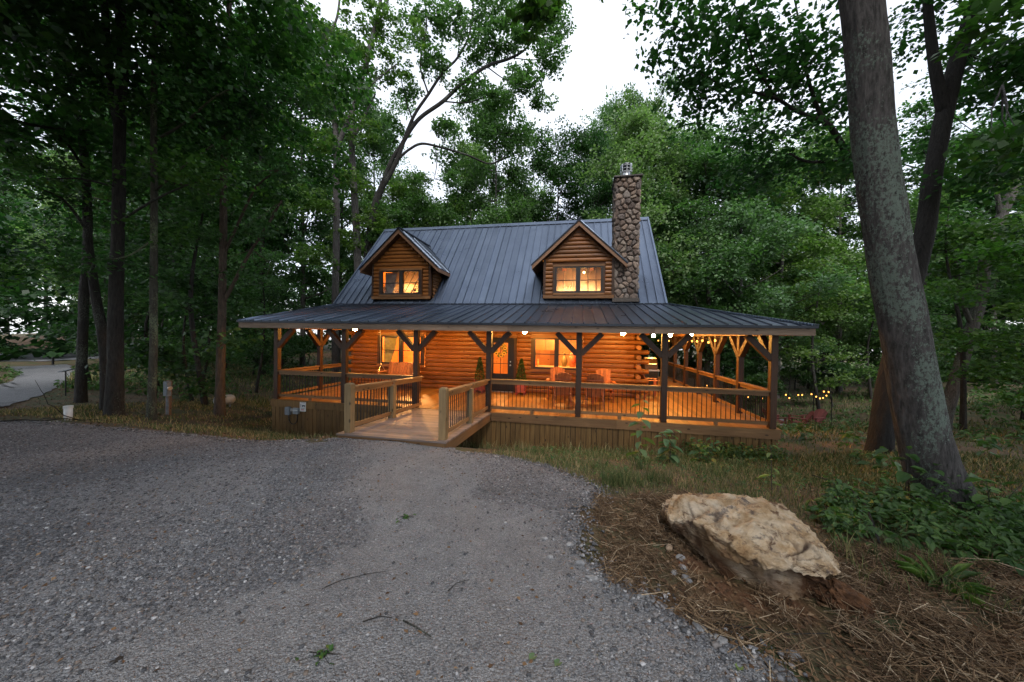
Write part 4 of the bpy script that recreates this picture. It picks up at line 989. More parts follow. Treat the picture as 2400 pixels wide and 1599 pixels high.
# ------------------------------------------------------------------ the boulder
def boulder():
    def G(x, y): return gnd(x, y)
    def Dp(p): return (p-CAM) @ -RM[2]
    back = [(1545,1172,4.0),(1600,1165,4.05),(1680,1162,4.05),(1770,1175,3.85),(1850,1215,3.55),(1910,1265,3.25),(1955,1315,3.0),(1985,1360,2.8)]
    sil = [(1531,1174,3.62),(1610,1152,3.50),(1695,1150,3.42),(1785,1161,3.26),(1855,1196,3.04),(1905,1252,2.82),(1947,1298,2.66),(1962,1338,2.54)]
    topm = [(1531,1178,3.55),(1592,1180,3.26),(1670,1186,3.00),(1750,1212,2.80),(1822,1248,2.64),(1880,1288,2.50),(1934,1324,2.42),(1962,1350,2.38)]
    ridge = [(1531,1184,3.50),(1570,1222,3.10),(1645,1222,2.76),(1700,1258,2.54),(1742,1298,2.44),(1815,1320,2.34),(1905,1347,2.28),(1960,1366,2.28)]
    base = [(1546,1218),(1600,1280),(1665,1318),(1706,1352),(1757,1374),(1815,1392),(1888,1402),(1950,1402)]
    R_ = [np.array([at(x, y, D=d) for x, y, d in q]) for q in (back, sil, topm, ridge)]
    B_ = np.array([G(x, y) for x, y in base]); away = np.array([-RM[2][0], -RM[2][1], 0]); away = away/np.linalg.norm(away)
    B_ = B_-away*.02; rd = R_[3]
    u1 = rd*.86+B_*.14+away*.015; u2 = rd*.45+B_*.55+away*.05
    u1[:, 2] -= .01
    low = B_+np.array([0, 0, -.2])
    bk = R_[0].copy(); bk[:, 2] = np.minimum(bk[:, 2], H(bk[:, 0], bk[:, 1])-.12)
    P = np.stack([bk, R_[0], R_[1], R_[2], rd, u1, u2, B_, low])
    def up(P, k):
        n = P.shape[0]; t = np.linspace(0, n-1, (n-1)*k+1); i = np.clip(t.astype(int), 0, n-2); f = t-i
        f = f.reshape((-1,)+(1,)*(P.ndim-1)); return P[i]*(1-f)+P[i+1]*f
    Q = up(P, 20); Q = np.swapaxes(up(np.swapaxes(Q, 0, 1), 24), 0, 1)
    for _ in range(2):
        Q[1:-1] = Q[1:-1]*.5+(Q[:-2]+Q[2:])*.25; Q[:, 1:-1] = Q[:, 1:-1]*.5+(Q[:, :-2]+Q[:, 2:])*.25
    a, b, _c = Q.shape; I = np.arange(a*b).reshape(a, b)
    Fq = np.stack([I[:-1, :-1], I[:-1, 1:], I[1:, 1:], I[1:, :-1]], -1).reshape(-1, 4)
    m, t, bs = mat_new('boulder_rock')
    v = coords(t, (1, 1, 1), rnd=False)
    n1 = N(t, 'ShaderNodeTexNoise', Scale=3.2, Detail=8.0, Roughness=.7); t.links.new(v, n1.inputs['Vector'])
    mp = N(t, 'ShaderNodeMapping'); mp.inputs['Rotation'].default_value = (.35, .5, .9); mp.inputs['Scale'].default_value = (3, 3, 14); t.links.new(v, mp.inputs['Vector'])
    n2 = N(t, 'ShaderNodeTexNoise', Scale=1.6, Detail=8.0, Roughness=.7, Distortion=.6); t.links.new(mp.outputs[0], n2.inputs['Vector'])
    n3 = N(t, 'ShaderNodeTexNoise', Scale=3.4, Detail=7.0, Roughness=.7); t.links.new(v, n3.inputs['Vector'])
    c = ramp(t, n1.outputs['Fac'], [(.30, (.28, .15, .065)), (.42, (.50, .33, .17)), (.54, (.68, .53, .36)), (.70, (.80, .70, .56))]).outputs[0]
    c = mixc(t, ramp(t, n2.outputs['Fac'], [(.36, (1, 1, 1)), (.47, (0, 0, 0))]).outputs[0], c, (.15, .08, .04))
    c = mixc(t, ramp(t, n3.outputs['Fac'], [(.57, (0, 0, 0)), (.62, (.75, .75, .75))]).outputs[0], c, (.075, .06, .065))
    ck = N(t, 'ShaderNodeAttribute', attribute_name='crack'); c = mixc(t, ck.outputs['Fac'], c, (.10, .058, .038))
    at_ = N(t, 'ShaderNodeAttribute', attribute_name='earth'); c = mixc(t, at_.outputs['Fac'], c, (.115, .052, .020))  # earth colour that also paints in the shade of the undercut front
    t.links.new(c, bs.inputs['Base Color']); bs.inputs['Roughness'].default_value = .85
    h = N(t, 'ShaderNodeMath', operation='ADD'); t.links.new(n1.outputs['Fac'], h.inputs[0]); t.links.new(n2.outputs['Fac'], h.inputs[1]); bump(t, bs, h.outputs[0], 1.0, .07)
    me = mesh_np('boulder', Q.reshape(-1, 3), Fq, m, True)
    me.update(); nn = np.empty(a*b*3, np.float32); me.vertices.foreach_get('normal', nn); nn = nn.reshape(-1, 3); q = Q.reshape(-1, 3)
    if nn[I[a//2, b//2]][2] < 0: nn = -nn
    from mathutils import noise
    def nz(p, s): return noise.noise(Vector(p)*s+Vector((4.1, 7.7, 2.3)))
    ctr = q.mean(0); fr_ = np.random.default_rng(12); pn = rdir(fr_, 60); pn = pn[(pn[:, 2] > -.25)]
    d0 = np.array([.085*nz(p, 1.9)+.05*nz(p, 4.3) for p in q]); q = q+nn*d0[:, None]
    for n_ in pn[:34]:
        s_ = (q-ctr) @ n_; lim = np.quantile(s_, fr_.uniform(.955, .997)); q = q-np.maximum(s_-lim, 0)[:, None]*n_*.92
    ax_ = np.array([.42, -.55, .72]); ax_ /= np.linalg.norm(ax_); bx_ = np.cross(ax_, [0, 0, 1.]); bx_ /= np.linalg.norm(bx_); cx_ = np.cross(ax_, bx_)
    st = np.stack([q @ ax_*5.5, q @ bx_*1.3, q @ cx_*1.9], 1)
    cr1 = np.array([nz(p, 1.25) for p in st]); cr2 = np.array([nz(p+9, 2.6) for p in st]); msk = np.clip(np.array([nz(p, 2.4) for p in q])*2.2+.45, 0, 1)
    groove = (np.exp(-(cr1/.045)**2)+.6*np.exp(-(cr2/.05)**2))*msk
    led = np.array([abs(nz(p+3, 1.9)) for p in st])
    d = -.020*groove+.035*led-.012+np.array([.022*abs(nz(p, 8.0))+.016*abs(nz(p+5, 15.0))+.014*noise.fractal(Vector(p*20), .8, 2.1, 5)+.012*noise.cell(Vector((p @ ax_*16, p @ bx_*5, p @ cx_*7))) for p in q])
    q = q+nn*d[:, None]
    at3 = me.attributes.new('crack', 'FLOAT', 'POINT'); at3.data.foreach_set('value', np.clip(groove*.9, 0, 1).astype(np.float32))
    me.vertices.foreach_set('co', q.astype(np.float32).ravel()); me.update()
    fr = (np.repeat(np.arange(a), b)/(a-1)*8-4.0)/.7
    e = np.clip(fr, 0, 1)*np.clip(.62+np.array([1.1*nz(p, 4.5)+.5*nz(p, 11) for p in q]), .12, 1)  # below the ridge: real soil mixed with painted undercut shade
    at2 = me.attributes.new('earth', 'FLOAT', 'POINT'); at2.data.foreach_set('value', np.clip(e, 0, 1).astype(np.float32))
    o = link('boulder', me); tag(o, 'big tan and cream boulder half dug into the straw strewn bank', 'boulder')
    # clod of orange earth under its right end
    return o
boulder()
def lump(name, p, r, mat, label, cat, seed, group=None, flat=.7):
    m = bpy.data.meshes.new(name); bm = bmesh.new(); bmesh.ops.create_icosphere(bm, subdivisions=2, radius=1.0)
    rr = np.random.default_rng(seed); ax = rr.uniform(.7, 1.3, 3); pl_ = rdir(rr, 7); dd_ = rr.uniform(.55, .85, 7)
    for v in bm.verts:
        c = np.array(v.co)
        for n_, k in zip(pl_, dd_):
            q = c @ n_
            if q > k: c = c-n_*(q-k)
        v.co = Vector(c*ax*r*np.array([1, 1, flat]))
    bm.to_mesh(m); bm.free(); m.materials.append(mat); o = bpy.data.objects.new(name, m); COL.objects.link(o); o.location = p; o.rotation_euler = (0, 0, rr.uniform(0, 6)); tag(o, label, cat, group); return o
M_ROCKS = [plain('pale_rock', (.27, .27, .275), .9, 0, .4, 30), plain('grey_rock', (.22, .225, .235), .9, 0, .3, 30), plain('tan_rock', (.34, .25, .17), .9, 0, .3, 30)]
def clod():
    from mathutils import noise
    m = bpy.data.meshes.new('earth_clod'); bm = bmesh.new(); bmesh.ops.create_icosphere(bm, subdivisions=5, radius=1.0)
    for v in bm.verts:
        p = v.co.copy(); k = 1+noise.fractal(p*1.6+Vector((3, 1, 7)), 1.0, 2.0, 3)*.35+noise.fractal(p*6, .8, 2.1, 5)*.12
        v.co = Vector((p.x*.15*k, p.y*.11*k, p.z*.10*k))
    bm.to_mesh(m); bm.free(); m.materials.append(plain('orange_earth', (.085, .038, .015), .95, 0, .5, 25))
    o = link('earth_clod', m); g = gnd(1978, 1420); o.location = (g[0], g[1], g[2]+.03); o.rotation_euler = (0, .25, -.5)
    tag(o, 'crumbling orange earth clod under the right end of the boulder', 'earth clod')
clod()
ROCKL = ['small pale rock on open gravel, farthest left of the loose rocks', 'pale rock at the gravel edge left of the boulder, farthest up the drive', 'grey rock where the gravel meets the straw left of the boulder', 'largest pale rock on the straw edge left of the boulder',
         'tan rock beside the largest pale rock at the straw edge', 'small pale rock on the gravel just left of the straw', 'tan rock just below the left end of the boulder', 'pale rock topmost in the little cluster under the boulder', 'middle pale rock in the little cluster under the boulder',
         'dark grey rock lowest in the little cluster under the boulder', 'dark grey rock on the gravel edge below the left end of the boulder', 'dark grey rock half under straw near the bottom of the gravel edge', 'pale rock near the bottom of the gravel edge', 'pale rock left of the little cluster under the boulder', 'pale rock lying in the straw at the bottom right', 'tan rock on the gravel edge below the largest pale rock']
for i, (px, py, s, mi) in enumerate(((1276,1265,.030,0),(1337,1280,.033,0),(1360,1325,.040,1),(1385,1358,.050,0),(1432,1362,.036,2),(1290,1310,.03,0),(1568,1287,.045,2),(1595,1310,.035,0),(1602,1335,.04,0),(1610,1360,.042,1),(1507,1400,.045,1),(1640,1480,.045,1),(1690,1505,.04,0),(1580,1345,.03,0),(1860,1540,.05,0),(1475,1365,.04,2))):
    p = gnd(px, py); lump('rock', p+np.array([0, 0, s*.25]), s, M_ROCKS[mi], ROCKL[i], 'rock', 40+i, 'loose rocks by the gravel edge')

# pebbles of the driveway, too many to count
def scatter(n, poly_px=None, test=None, box=None, seed=1, dens=None):
    r = np.random.default_rng(seed); x0, x1, y0, y1 = box; P = np.zeros((0, 2))
    while len(P) < n:
        q = np.stack([r.uniform(x0, x1, n*3), r.uniform(y0, y1, n*3)], 1)
        if dens is not None: q = q[r.random(len(q)) < dens(q)]
        if test is not None: q = q[test(q)]
        P = np.r_[P, q]
    P = P[:n]; return np.c_[P, H(P[:, 0], P[:, 1])], r
in_drive = lambda q: inside(drive, q[:, 0], q[:, 1])
fwd = -RM[2]; rgt = RM[0]
def viewd(q):
    d = np.c_[q, np.zeros(len(q))]-CAM*[1, 1, 0]; return d @ fwd, d @ rgt
def pebbles(name, n, test, box, seed, smin, smax, dens, mat, dz=.012):
    P, r = scatter(n, None, test, box, seed, dens)
    s = smin*(smax/smin)**(r.random(n)**2.2)
    cube = np.array([(x, y, z) for z in (-1, 1) for y in (-1, 1) for x in (-1, 1)], float)
    V_ = cube[None]*r.uniform(.45, 1.0, (n, 8, 3)); V_ = V_*s[:, None, None]*np.stack([r.uniform(.7, 1.3, n), r.uniform(.7, 1.3, n), r.uniform(.45, .8, n)], 1)[:, None]
    a = r.random(n)*6.283; ca, sa = np.cos(a)[:, None], np.sin(a)[:, None]
    V_ = np.stack([V_[..., 0]*ca-V_[..., 1]*sa, V_[..., 0]*sa+V_[..., 1]*ca, V_[..., 2]], -1)+P[:, None]+np.array([0, 0, dz])+np.stack([0*s, 0*s, s*.25], 1)[:, None]
    f = np.array([(0,2,3,1),(4,5,7,6),(0,1,5,4),(1,3,7,5),(3,2,6,7),(2,0,4,6)])
    F_ = (np.arange(n)[:, None, None]*8+f[None]).reshape(-1, 4)
    o = link(name, mesh_np(name, V_.reshape(-1, 3), F_, mat, False, np.repeat(r.random(n), 6))); tag(o, kind='stuff'); return o
def dens_drive(q):
    D, R_ = viewd(q); sel = (D > 1.2) & (np.abs(R_) < D*1.7+1)
    d = np.full(len(q), 9.0)
    for t_, wd in zip(tracks, (.75, .45, .8)): d = np.minimum(d, dist_line(t_, q[:, 0], q[:, 1])/wd)
    return sel*np.clip(2.6/np.maximum(D, 1.8), 0, 1)**1.3*np.clip(d*.9-.25, .12, 1)
pebbles('gravel', 50000, in_drive, (-13, 2, .8, 7.6), 11, .004, .0135, dens_drive, M_PEBBLE)
edge_line = [tuple(p) for p in drive[11:24]]
pebbles('gravel_edge', 2600, lambda q: dist_line(edge_line, q[:, 0], q[:, 1]) < .22, (-3, 3, .5, 7), 12, .006, .018, lambda q: np.exp(-(dist_line(edge_line, q[:, 0], q[:, 1])/.12)**2), M_PEBBLE, .015)

edge2 = [tuple(p) for p in drive[0:8]]
pebbles('gravel_edge', 3000, lambda q: dist_line(edge2, q[:, 0], q[:, 1]) < .3, (-13, -4, 5.5, 8), 13, .008, .022, lambda q: np.exp(-(dist_line(edge2, q[:, 0], q[:, 1])/.14)**2), M_PEBBLE, .015)
# straw strewn over the bank
straw_poly = [G2(*p) for p in ((1368,1150),(1420,1165),(1500,1165),(1600,1160),(1985,1300),(2080,1290),(2330,1330),(2700,1400),(2700,1900),(1900,1680),(1690,1515),(1540,1425),(1424,1362),(1355,1262))]
in_straw = lambda q: inside(straw_poly, q[:, 0], q[:, 1])
def straws(n, seed):
    P, r = scatter(n, None, in_straw, (.2, 4.5, .3, 5), seed, lambda q: np.clip(.35+1.1*lownoise(q[:, 0]*2.3+1, q[:, 1]*2.3), .07, 1)*np.clip(np.min([np.hypot(q[:, 0]-p[0], q[:, 1]-p[1]) for p in clay_pts], 0)/.17-.35, .06, 1))
    L = r.uniform(.04, .26, n)*(.5+.6*r.random(n)); rad = r.uniform(.0010, .0034, n); a = r.random(n)*6.283; el = r.normal(size=n)*.3+.05
    d = np.stack([np.cos(a)*np.cos(el), np.sin(a)*np.cos(el), np.sin(el)], 1); c = P+np.c_[np.zeros((n, 2)), -.004+r.random(n)**2.2*.085]
    sd_ = np.cross(d, [0, 0, 1.0]); sd_ /= np.linalg.norm(sd_, axis=1)[:, None]; u = np.cross(sd_, d)
    ring = [sd_*rad[:, None], (-sd_*.5+u*.87)*rad[:, None], (-sd_*.5-u*.87)*rad[:, None]]
    A = c-d*L[:, None]/2; B = c+d*L[:, None]/2+np.c_[np.zeros((n, 2)), r.normal(size=n)*.008]
    V_ = np.stack([A+ring[0], A+ring[1], A+ring[2], B+ring[0]*.7, B+ring[1]*.7, B+ring[2]*.7], 1)
    F_ = (np.arange(n)[:, None, None]*6+np.array([(0,1,4,3),(1,2,5,4),(2,0,3,5)])[None]).reshape(-1, 4)
    return V_.reshape(-1, 3), F_, np.repeat(np.clip(r.random(n)*.8+.2*r.random(n), 0, 1), 3)
V_, F_, tn = straws(24000, 21)
tag(link('straw', mesh_np('straw', V_, F_, M_STRAW, False, tn)), kind='stuff')

# ------------------------------------------------------------------ grass, litter and undergrowth
foot = [(DX0, YP-.12), (DX1, YP-.12), (DX1, 21), (DX0, 21)]
def yard_test(q): return ~(inside(drive, q[:, 0], q[:, 1]) | inside(lane, q[:, 0], q[:, 1]) | inside(foot, q[:, 0], q[:, 1]))
def blades(n, box, seed, hmin, hmax, dens, wd=.004, tbase=0.0, test=yard_test):
    P, r = scatter(n, None, test, box, seed, dens)
    h = r.uniform(hmin, hmax, n)*(.5+.7*r.random(n)); a = r.random(n)*6.283; sd_ = np.stack([np.cos(a), np.sin(a), 0*a], 1); ln = rdir(r, n)*[1, 1, 0]
    w2 = (wd*(.6+.8*r.random(n)))[:, None]; D = np.linalg.norm(P-CAM, axis=1)[:, None]; w2 = w2*np.clip(D/5, .7, 2.2)
    mid = P+np.c_[np.zeros((n, 2)), h*.6]+ln*(h*.18)[:, None]; tip = P+np.c_[np.zeros((n, 2)), h]+ln*(h*.55)[:, None]
    V_ = np.stack([P-sd_*w2, P+sd_*w2, mid+sd_*w2*.8, mid-sd_*w2*.8, tip+sd_*w2*.15, tip-sd_*w2*.15], 1).reshape(-1, 3)
    F_ = (np.arange(n)[:, None, None]*6+np.array([(0,1,2,3),(3,2,4,5)])[None]).reshape(-1, 4)
    return V_, F_, np.repeat(np.clip(tbase+r.random(n)**1.3, 0, 1), 2)
def join_stuff(name, sets, mat):
    vs, fs, ts, o = [], [], [], 0
    for V_, F_, t_ in sets: vs.append(V_); fs.append(F_+o); ts.append(t_); o += len(V_)
    ob = link(name, mesh_np(name, np.concatenate(vs), np.concatenate(fs), mat, False, np.concatenate(ts))); tag(ob, kind='stuff'); return ob
def patch(q, s=1.0, ph=0.0): return np.clip(.55+.9*lownoise(q[:, 0]*.45*s+ph, q[:, 1]*.45*s-ph), .06, 1)
not_straw = lambda q: yard_test(q) & ~in_straw(q)
sets = [blades(34000, (-1.5, 9, 4, 9.4), 31, .03, .12, lambda q: patch(q), .003, .05, not_straw),
        blades(9000, (4.8, 16, 5, 24), 32, .05, .14, lambda q: patch(q, .7), .005, .1),
        blades(12000, (-16, -4.5, 6.2, 13), 33, .04, .12, lambda q: patch(q, .8), .004, .2),
        blades(10000, (-34, -8, 12, 30), 38, .10, .34, lambda q: patch(q, .5), .007, -.1),
        blades(6000, (6, 26, 14, 36), 39, .12, .4, lambda q: patch(q, .5), .008, -.1),
        blades(2600, (-9.7, 4.6, 8.9, 9.42), 34, .08, .28, None, .003, .3),
        blades(5000, (-40, -12, 12, 50), 35, .08, .3, lambda q: patch(q, .3), .012, .0),
        blades(5000, (3, 12, 1, 8), 36, .04, .14, lambda q: patch(q), .004, .05, not_straw)]
for px, py, n, h in ((1440, 1140, 260, .34), (1475, 1135, 160, .26), (1545, 1130, 170, .26), (1670, 1115, 90, .22), (1500, 1100, 120, .3), (1410, 1100, 90, .2), (1730, 1095, 80, .2), (1260, 1068, 90, .16)):
    g = gnd(px, py); sets.append(blades(n, (g[0]-.16, g[0]+.16, g[1]-.12, g[1]+.12), 50+px, h*.6, h, None, .0022, -.25, lambda q: np.ones(len(q), bool)))
for px, py in ((1990, 1300), (2080, 1320), (2180, 1380), (2240, 1360), (2050, 1370), (2290, 1420), (2150, 1320)):
    g = gnd(px, py); sets.append(blades(60, (g[0]-.14, g[0]+.14, g[1]-.14, g[1]+.14), 90+px, .10, .22, None, .003, -.2, lambda q: np.ones(len(q), bool)))
join_stuff('grass', sets, M_GRASS)
def litter(n, box, seed, s0, s1, dens=None, test=yard_test):
    P, r = scatter(n, None, test, box, seed, dens); nn = np.array([0, 0, 1.0])+r.normal(size=(n, 3))*.35
    V_, F_ = leaves(P+[0, 0, .014], nn, rdir(r, n), r.uniform(s0, s1, n), .6); return V_, F_, r.random(n)
join_stuff('leaf_litter', [litter(9000, (-2, 9, 3.5, 9.4), 61, .02, .05, None, not_straw), litter(12000, (-24, -4, 5.5, 26), 62, .03, .09), litter(6000, (4.8, 18, 3, 26), 63, .03, .08)], M_LITTER)
sticks = litter(900, (-7, 1.5, 1.2, 6.5), 64, .012, .045, lambda q: .3+.7*(patch(q, 2.2) > .7), in_drive)
join_stuff('fallen_leaves', [sticks, litter(5000, (.2, 4.5, .3, 5), 65, .012, .05, None, in_straw)], M_LITTER)
def leaf6(c, n_, d, s, w=.62):
    """larger leaves with a midrib fold and a shaped outline"""
    n_ = n_/np.linalg.norm(n_, axis=1)[:, None]; d = d-n_*(d*n_).sum(1)[:, None]; d /= np.linalg.norm(d, axis=1)[:, None]+1e-9
    sd_ = np.cross(n_, d); s = s[:, None]; u = n_*s
    V_ = np.stack([c, c+d*s*.28+sd_*s*w*.46+u*.10, c+d*s*.68+sd_*s*w*.36+u*.06, c+d*s-u*.14, c+d*s*.68-sd_*s*w*.36+u*.06, c+d*s*.28-sd_*s*w*.46+u*.10], 1).reshape(-1, 3)
    return V_, (np.arange(len(c))[:, None, None]*6+np.array([(0,1,2,3),(0,3,4,5)])[None]).reshape(-1, 4)
def plants(P, r, hmin, hmax, nl, s0, s1):
    """many small leafy plants: stems are left to the leaves' stalks"""
    vs, ts = [], []
    n = len(P); k = nl; h = r.uniform(hmin, hmax, n)
    f = r.random((n, k)); a = r.random((n, k))*6.283; out = np.stack([np.cos(a), np.sin(a), 0*a], -1)
    c = P[:, None]+np.stack([0*f, 0*f, .03+f*h[:, None]], -1)+out*(.02+.10*(1.1-f)*h[:, None])[..., None]
    d = out+np.stack([0*f, 0*f, .25-.6*(1-f)], -1)
    nn = np.array([0, 0, 1.0])+out*.35+r.normal(size=(n, k, 3))*.25
    V_, F_ = leaf6(c.reshape(-1, 3), nn.reshape(-1, 3), d.reshape(-1, 3), r.uniform(s0, s1, n*k)); return V_, F_, np.repeat(r.random(n*k)*.8, 2)
und = [G2(*p) for p in ((1905,1195),(1960,1170),(2080,1165),(2300,1180),(2700,1180),(2700,1420),(2330,1330),(2200,1310),(2080,1285),(1985,1300),(1940,1255))]
P1, r1 = scatter(420, None, lambda q: inside(und, q[:, 0], q[:, 1]), (1.2, 7, .8, 5), 71)
P2, r2 = scatter(150, None, None, (2.6, 4.6, 8.6, 9.35), 72)
P3, r3 = scatter(900, None, yard_test, (5, 30, 6, 40), 73, lambda q: patch(q, .5, 3))
P4, r4 = scatter(700, None, yard_test, (-40, -9, 11, 40), 74, lambda q: patch(q, .5, 1))
P5, r5 = scatter(160, None, not_straw, (-1, 7, 4.2, 9), 75, lambda q: patch(q, 1.2, 2))
join_stuff('undergrowth', [plants(P1[:230], r1, .08, .36, 11, .03, .10), plants(P1[230:330], r1, .15, .5, 16, .02, .06), plants(P1[330:], r1, .05, .2, 8, .07, .15), plants(P2, r2, .1, .4, 12, .05, .1), plants(P3, r3, .15, .5, 12, .10, .22), plants(P4, r4, .15, .6, 12, .10, .25), plants(P5, r5, .05, .2, 8, .03, .07)], L_WEED)
def weed(name, px, py, h, nl, s0, s1, label, cat, seed, mat=L_WEED, stems=1, strap=False):
    p = gnd(px, py); r = np.random.default_rng(seed); o = empty(name, tuple(p), 0, label, cat)
    cs, ds, ns, ss, m = [], [], [], [], MB()
    for s_ in range(stems):
        hh = h*(1-.25*r.random()) if s_ else h; ln = r.normal(size=2)*.12*h*(1 if stems > 1 else .4); b = r.normal(size=2)*.03*(stems > 1)
        path = [np.r_[b+ln*t*t*1.5, hh*t] for t in np.linspace(0, 1, 6)]
        if not strap: m.tube(path, np.linspace(.006, .002, 6)*max(1, h), 5)
        for k in range(nl):
            t = (k+1)/nl if not strap else 0; a = k*2.4+r.random()*.8; q = np.r_[b+ln*t*t*1.5, hh*t]
            out = np.array([math.cos(a), math.sin(a), 0]); cs.append(q+out*.015); ds.append(out+[0, 0, (.1 if not strap else .9*r.random())]); ns.append(np.array([0, 0, 1])+out*(.3 if not strap else -.5)+r.normal(size=3)*.15); ss.append(r.uniform(s0, s1)*(1.15-.5*t))
    V_, F_ = leaf6(np.array(cs), np.array(ns), np.array(ds), np.array(ss), .62 if not strap else .13)
    link('foliage', mesh_np('foliage', V_, F_, mat, False, np.repeat(r.random(len(cs))*.9, 2)), o, False)
    if not strap: m.build('stem', M_BARKG, o, world=False)
weed('leafy_weed', 1500, 1078, 1.2, 16, .2, .36, 'tall single stemmed leafy weed standing against the skirting', 'weed', 1, L_PALE)
weed('bushy_weed', 1570, 1088, .7, 11, .16, .28, 'bushy low weed beside the tall stemmed one at the skirting', 'weed', 2, L_PALE, stems=4)
weed('bushy_weed', 1650, 1090, .55, 10, .12, .22, 'small sprawling weed under the right railing by the skirting', 'weed', 3, L_OAK, stems=5)
weed('sapling', 1808, 1150, .62, 6, .10, .18, 'thin pale sapling with few leaves behind the boulder', 'sapling', 4, L_PALE)
weed('leafy_weed', 2125, 1185, .75, 9, .14, .26, 'broad leaved plant growing against the foot of the leaning trunk', 'plant', 5, stems=3)
weed('strap_leaf_plant', 2205, 1375, .3, 16, .16, .30, 'clump of arching strap leaves in the straw below the leaning trunk', 'plant', 6, strap=True)
weed('leafy_weed', 2330, 1255, .6, 7, .12, .24, 'plant with long drooping leaves right of the leaning trunk', 'plant', 8, stems=2)
weed('bushy_weed', 1960, 1190, .4, 9, .09, .16, 'dark leafy clump between the boulder and the leaning trunk', 'plant', 7, stems=5)

# ------------------------------------------------------------------ sticks, sprigs and yard fixtures
def twig(pxs, r0, label, cat='twig', name='twig', dz=.02, mat=None):
    P = [gnd(x, y)+np.array([0, 0, dz+z]) for x, y, z in pxs]
    m = MB().tube(P, np.linspace(r0, r0*.5, len(P)), 6); return tag(m.build(name, mat or M_BARK, None, True), label, cat)
twig([(760,1384,0),(800,1370,.01),(860,1352,0),(905,1345,0)], .0035, 'long thin twig lying across the gravel track')
twig([(945,1462,0),(975,1482,.01),(1010,1500,0)], .006, 'short dark twig on the sandy track near the front')
twig([(850,1465,0),(890,1456,.01),(918,1455,0)], .0045, 'small curved twig on the dark gravel')
twig([(1050,1392,0),(1070,1378,.015),(1100,1365,0)], .0035, 'forked scrap of twig right of the sandy track')
twig([(2060,1290,.05),(2030,1225,.16),(1985,1185,.22),(1900,1168,.28)], .012, 'bare dead branch lying in the plants behind the boulder', 'branch', 'fallen_branch')
twig([(1660,1476,.02),(1760,1490,.03),(1850,1502,.02),(1940,1500,.02)], .005, 'long brown stem lying in the straw at the gravel edge')
m = MB()
for pts, r0 in (([(0,976,.02),(110,980,.06),(190,984,.03),(300,984,.09),(385,989,.05),(455,985,.07),(520,986,.02)], .017), ([(375,990,.05),(300,968,.16),(255,950,.36),(225,940,.42),(205,915,.66),(195,890,.72),(165,870,.98)], .010), ([(260,980,.1),(215,1000,.1),(180,1008,.05)], .012)):
    P = [at(x*.48, y, D=9.0-.0*x) if False else gnd(x*.5, 990)+np.array([0, 0, z]) for x, y, z in pts]; m.tube(P, np.linspace(r0, r0*.4, len(P)), 6)
tag(m.build('fallen_branch', M_BARK, None, True), 'dark forked branch fallen across the grass at the far left of the gravel', 'branch')
lump('dark_clod', gnd(272, 1552)+np.array([0, 0, .01]), .026, M_DARKSOIL, 'black clod of bark on the shaded gravel at front left', 'clod', 77, flat=.5)
def sprig_body(p, c, V_, F_, r, n):
    m = MB(); m.tube([p+np.array([-.08, 0, .012]), p+np.array([0, 0, .02]), p+np.array([.08, .02, .012])], .003, 5)
    for q in c: m.tube([p+np.array([0, 0, .02]), q], .0015, 3)
    o = m.build('leaf_sprig', M_BARK); fo = link('foliage', mesh_np('foliage', V_, F_, L_MAPLE, False, np.repeat(r.random(n), 2))); fo.parent = o; return o
def sprig(px, py, label, seed):
    p = gnd(px, py); r = np.random.default_rng(seed); n = 16
    c = p+np.c_[r.normal(size=(n, 2))*.035, .012+.012*r.random(n)]; V_, F_ = leaf6(c, np.array([0, 0, 1.])+r.normal(size=(n, 3))*.3, rdir(r, n)*[1, 1, .2], r.uniform(.025, .045, n)); tag(sprig_body(p, c, V_, F_, r, n), label, 'leaves')
sprig(755, 1540, 'torn green leaf sprig lying on the gravel front left', 1); sprig(950, 1215, 'small green weed sprig in the gravel middle', 2)
for px, py, l in ((1240, 1555, 'yellow green fallen leaf on the gravel'), (1730, 1580, 'pale green fallen leaf at the gravel edge'), (1300, 1570, 'grey fallen leaf on the gravel track')):
    V_, F_ = leaf6(np.array([gnd(px, py)+[0, 0, .02]]), np.array([[.1, .1, 1.]]), np.array([[.5, .8, 0]]), np.array([.07])); tag(link('fallen_leaf', mesh_np('fallen_leaf', V_, F_, L_PALE, False, [.5, .5])), l, 'leaf')
# white pipe, utility pedestal, slanted post, short post, gas tank
p = gnd(160, 985); o = empty('white_pipe', tuple(p), 0, 'short white capped pipe standing in the grass by the gravel', 'pipe'); MB().tube([(0, 0, -.1), (0, 0, .32)], .075, 16).build('pipe', M_WHITE, o, True, False); MB().tube([(0, 0, .30), (0, 0, .36)], .085, 16).build('cap', M_WHITE, o, False, False)
p = gnd(392, 972); o = empty('utility_pedestal', tuple(p), -.15, 'grey meter on a leaning brown board post among the trees', 'utility post')
MB().bar((-.10, .05, -.2), (-.03, .05, 1.06), .19, .05, (0, 1, 0)).build('board', M_RAKE, o, world=False); MB().bar((.02, .04, -.2), (.06, .04, 1.06), .10, .05, (0, 1, 0)).build('board', M_RAKE, o, world=False)
bevel(MB().box(.02, .22, -.12, .0, .60, 1.05).build('meter_housing', M_GREY, o, world=False), .015); MB().tube([(.13, -.06, .60), (.12, -.06, -.1)], .035, 10).build('conduit', M_GREY, o, world=False); MB().tube([(.23, -.06, .85), (.28, -.06, .85)], .06, 14).build('meter_dial', M_STEEL, o, world=False)
p = gnd(154, 928); o = empty('slanted_post', tuple(p), 0, 'thin dark post with a pale slanted board on top by the lane', 'post')
MB().tube([(0, 0, -.1), (0, 0, 1.0)], .022, 8).build('pole', M_BLACK, o, world=False); MB().bar((-.28, .0, .96), (.34, .05, 1.10), .16, .03).build('board', M_GREY, o, world=False)
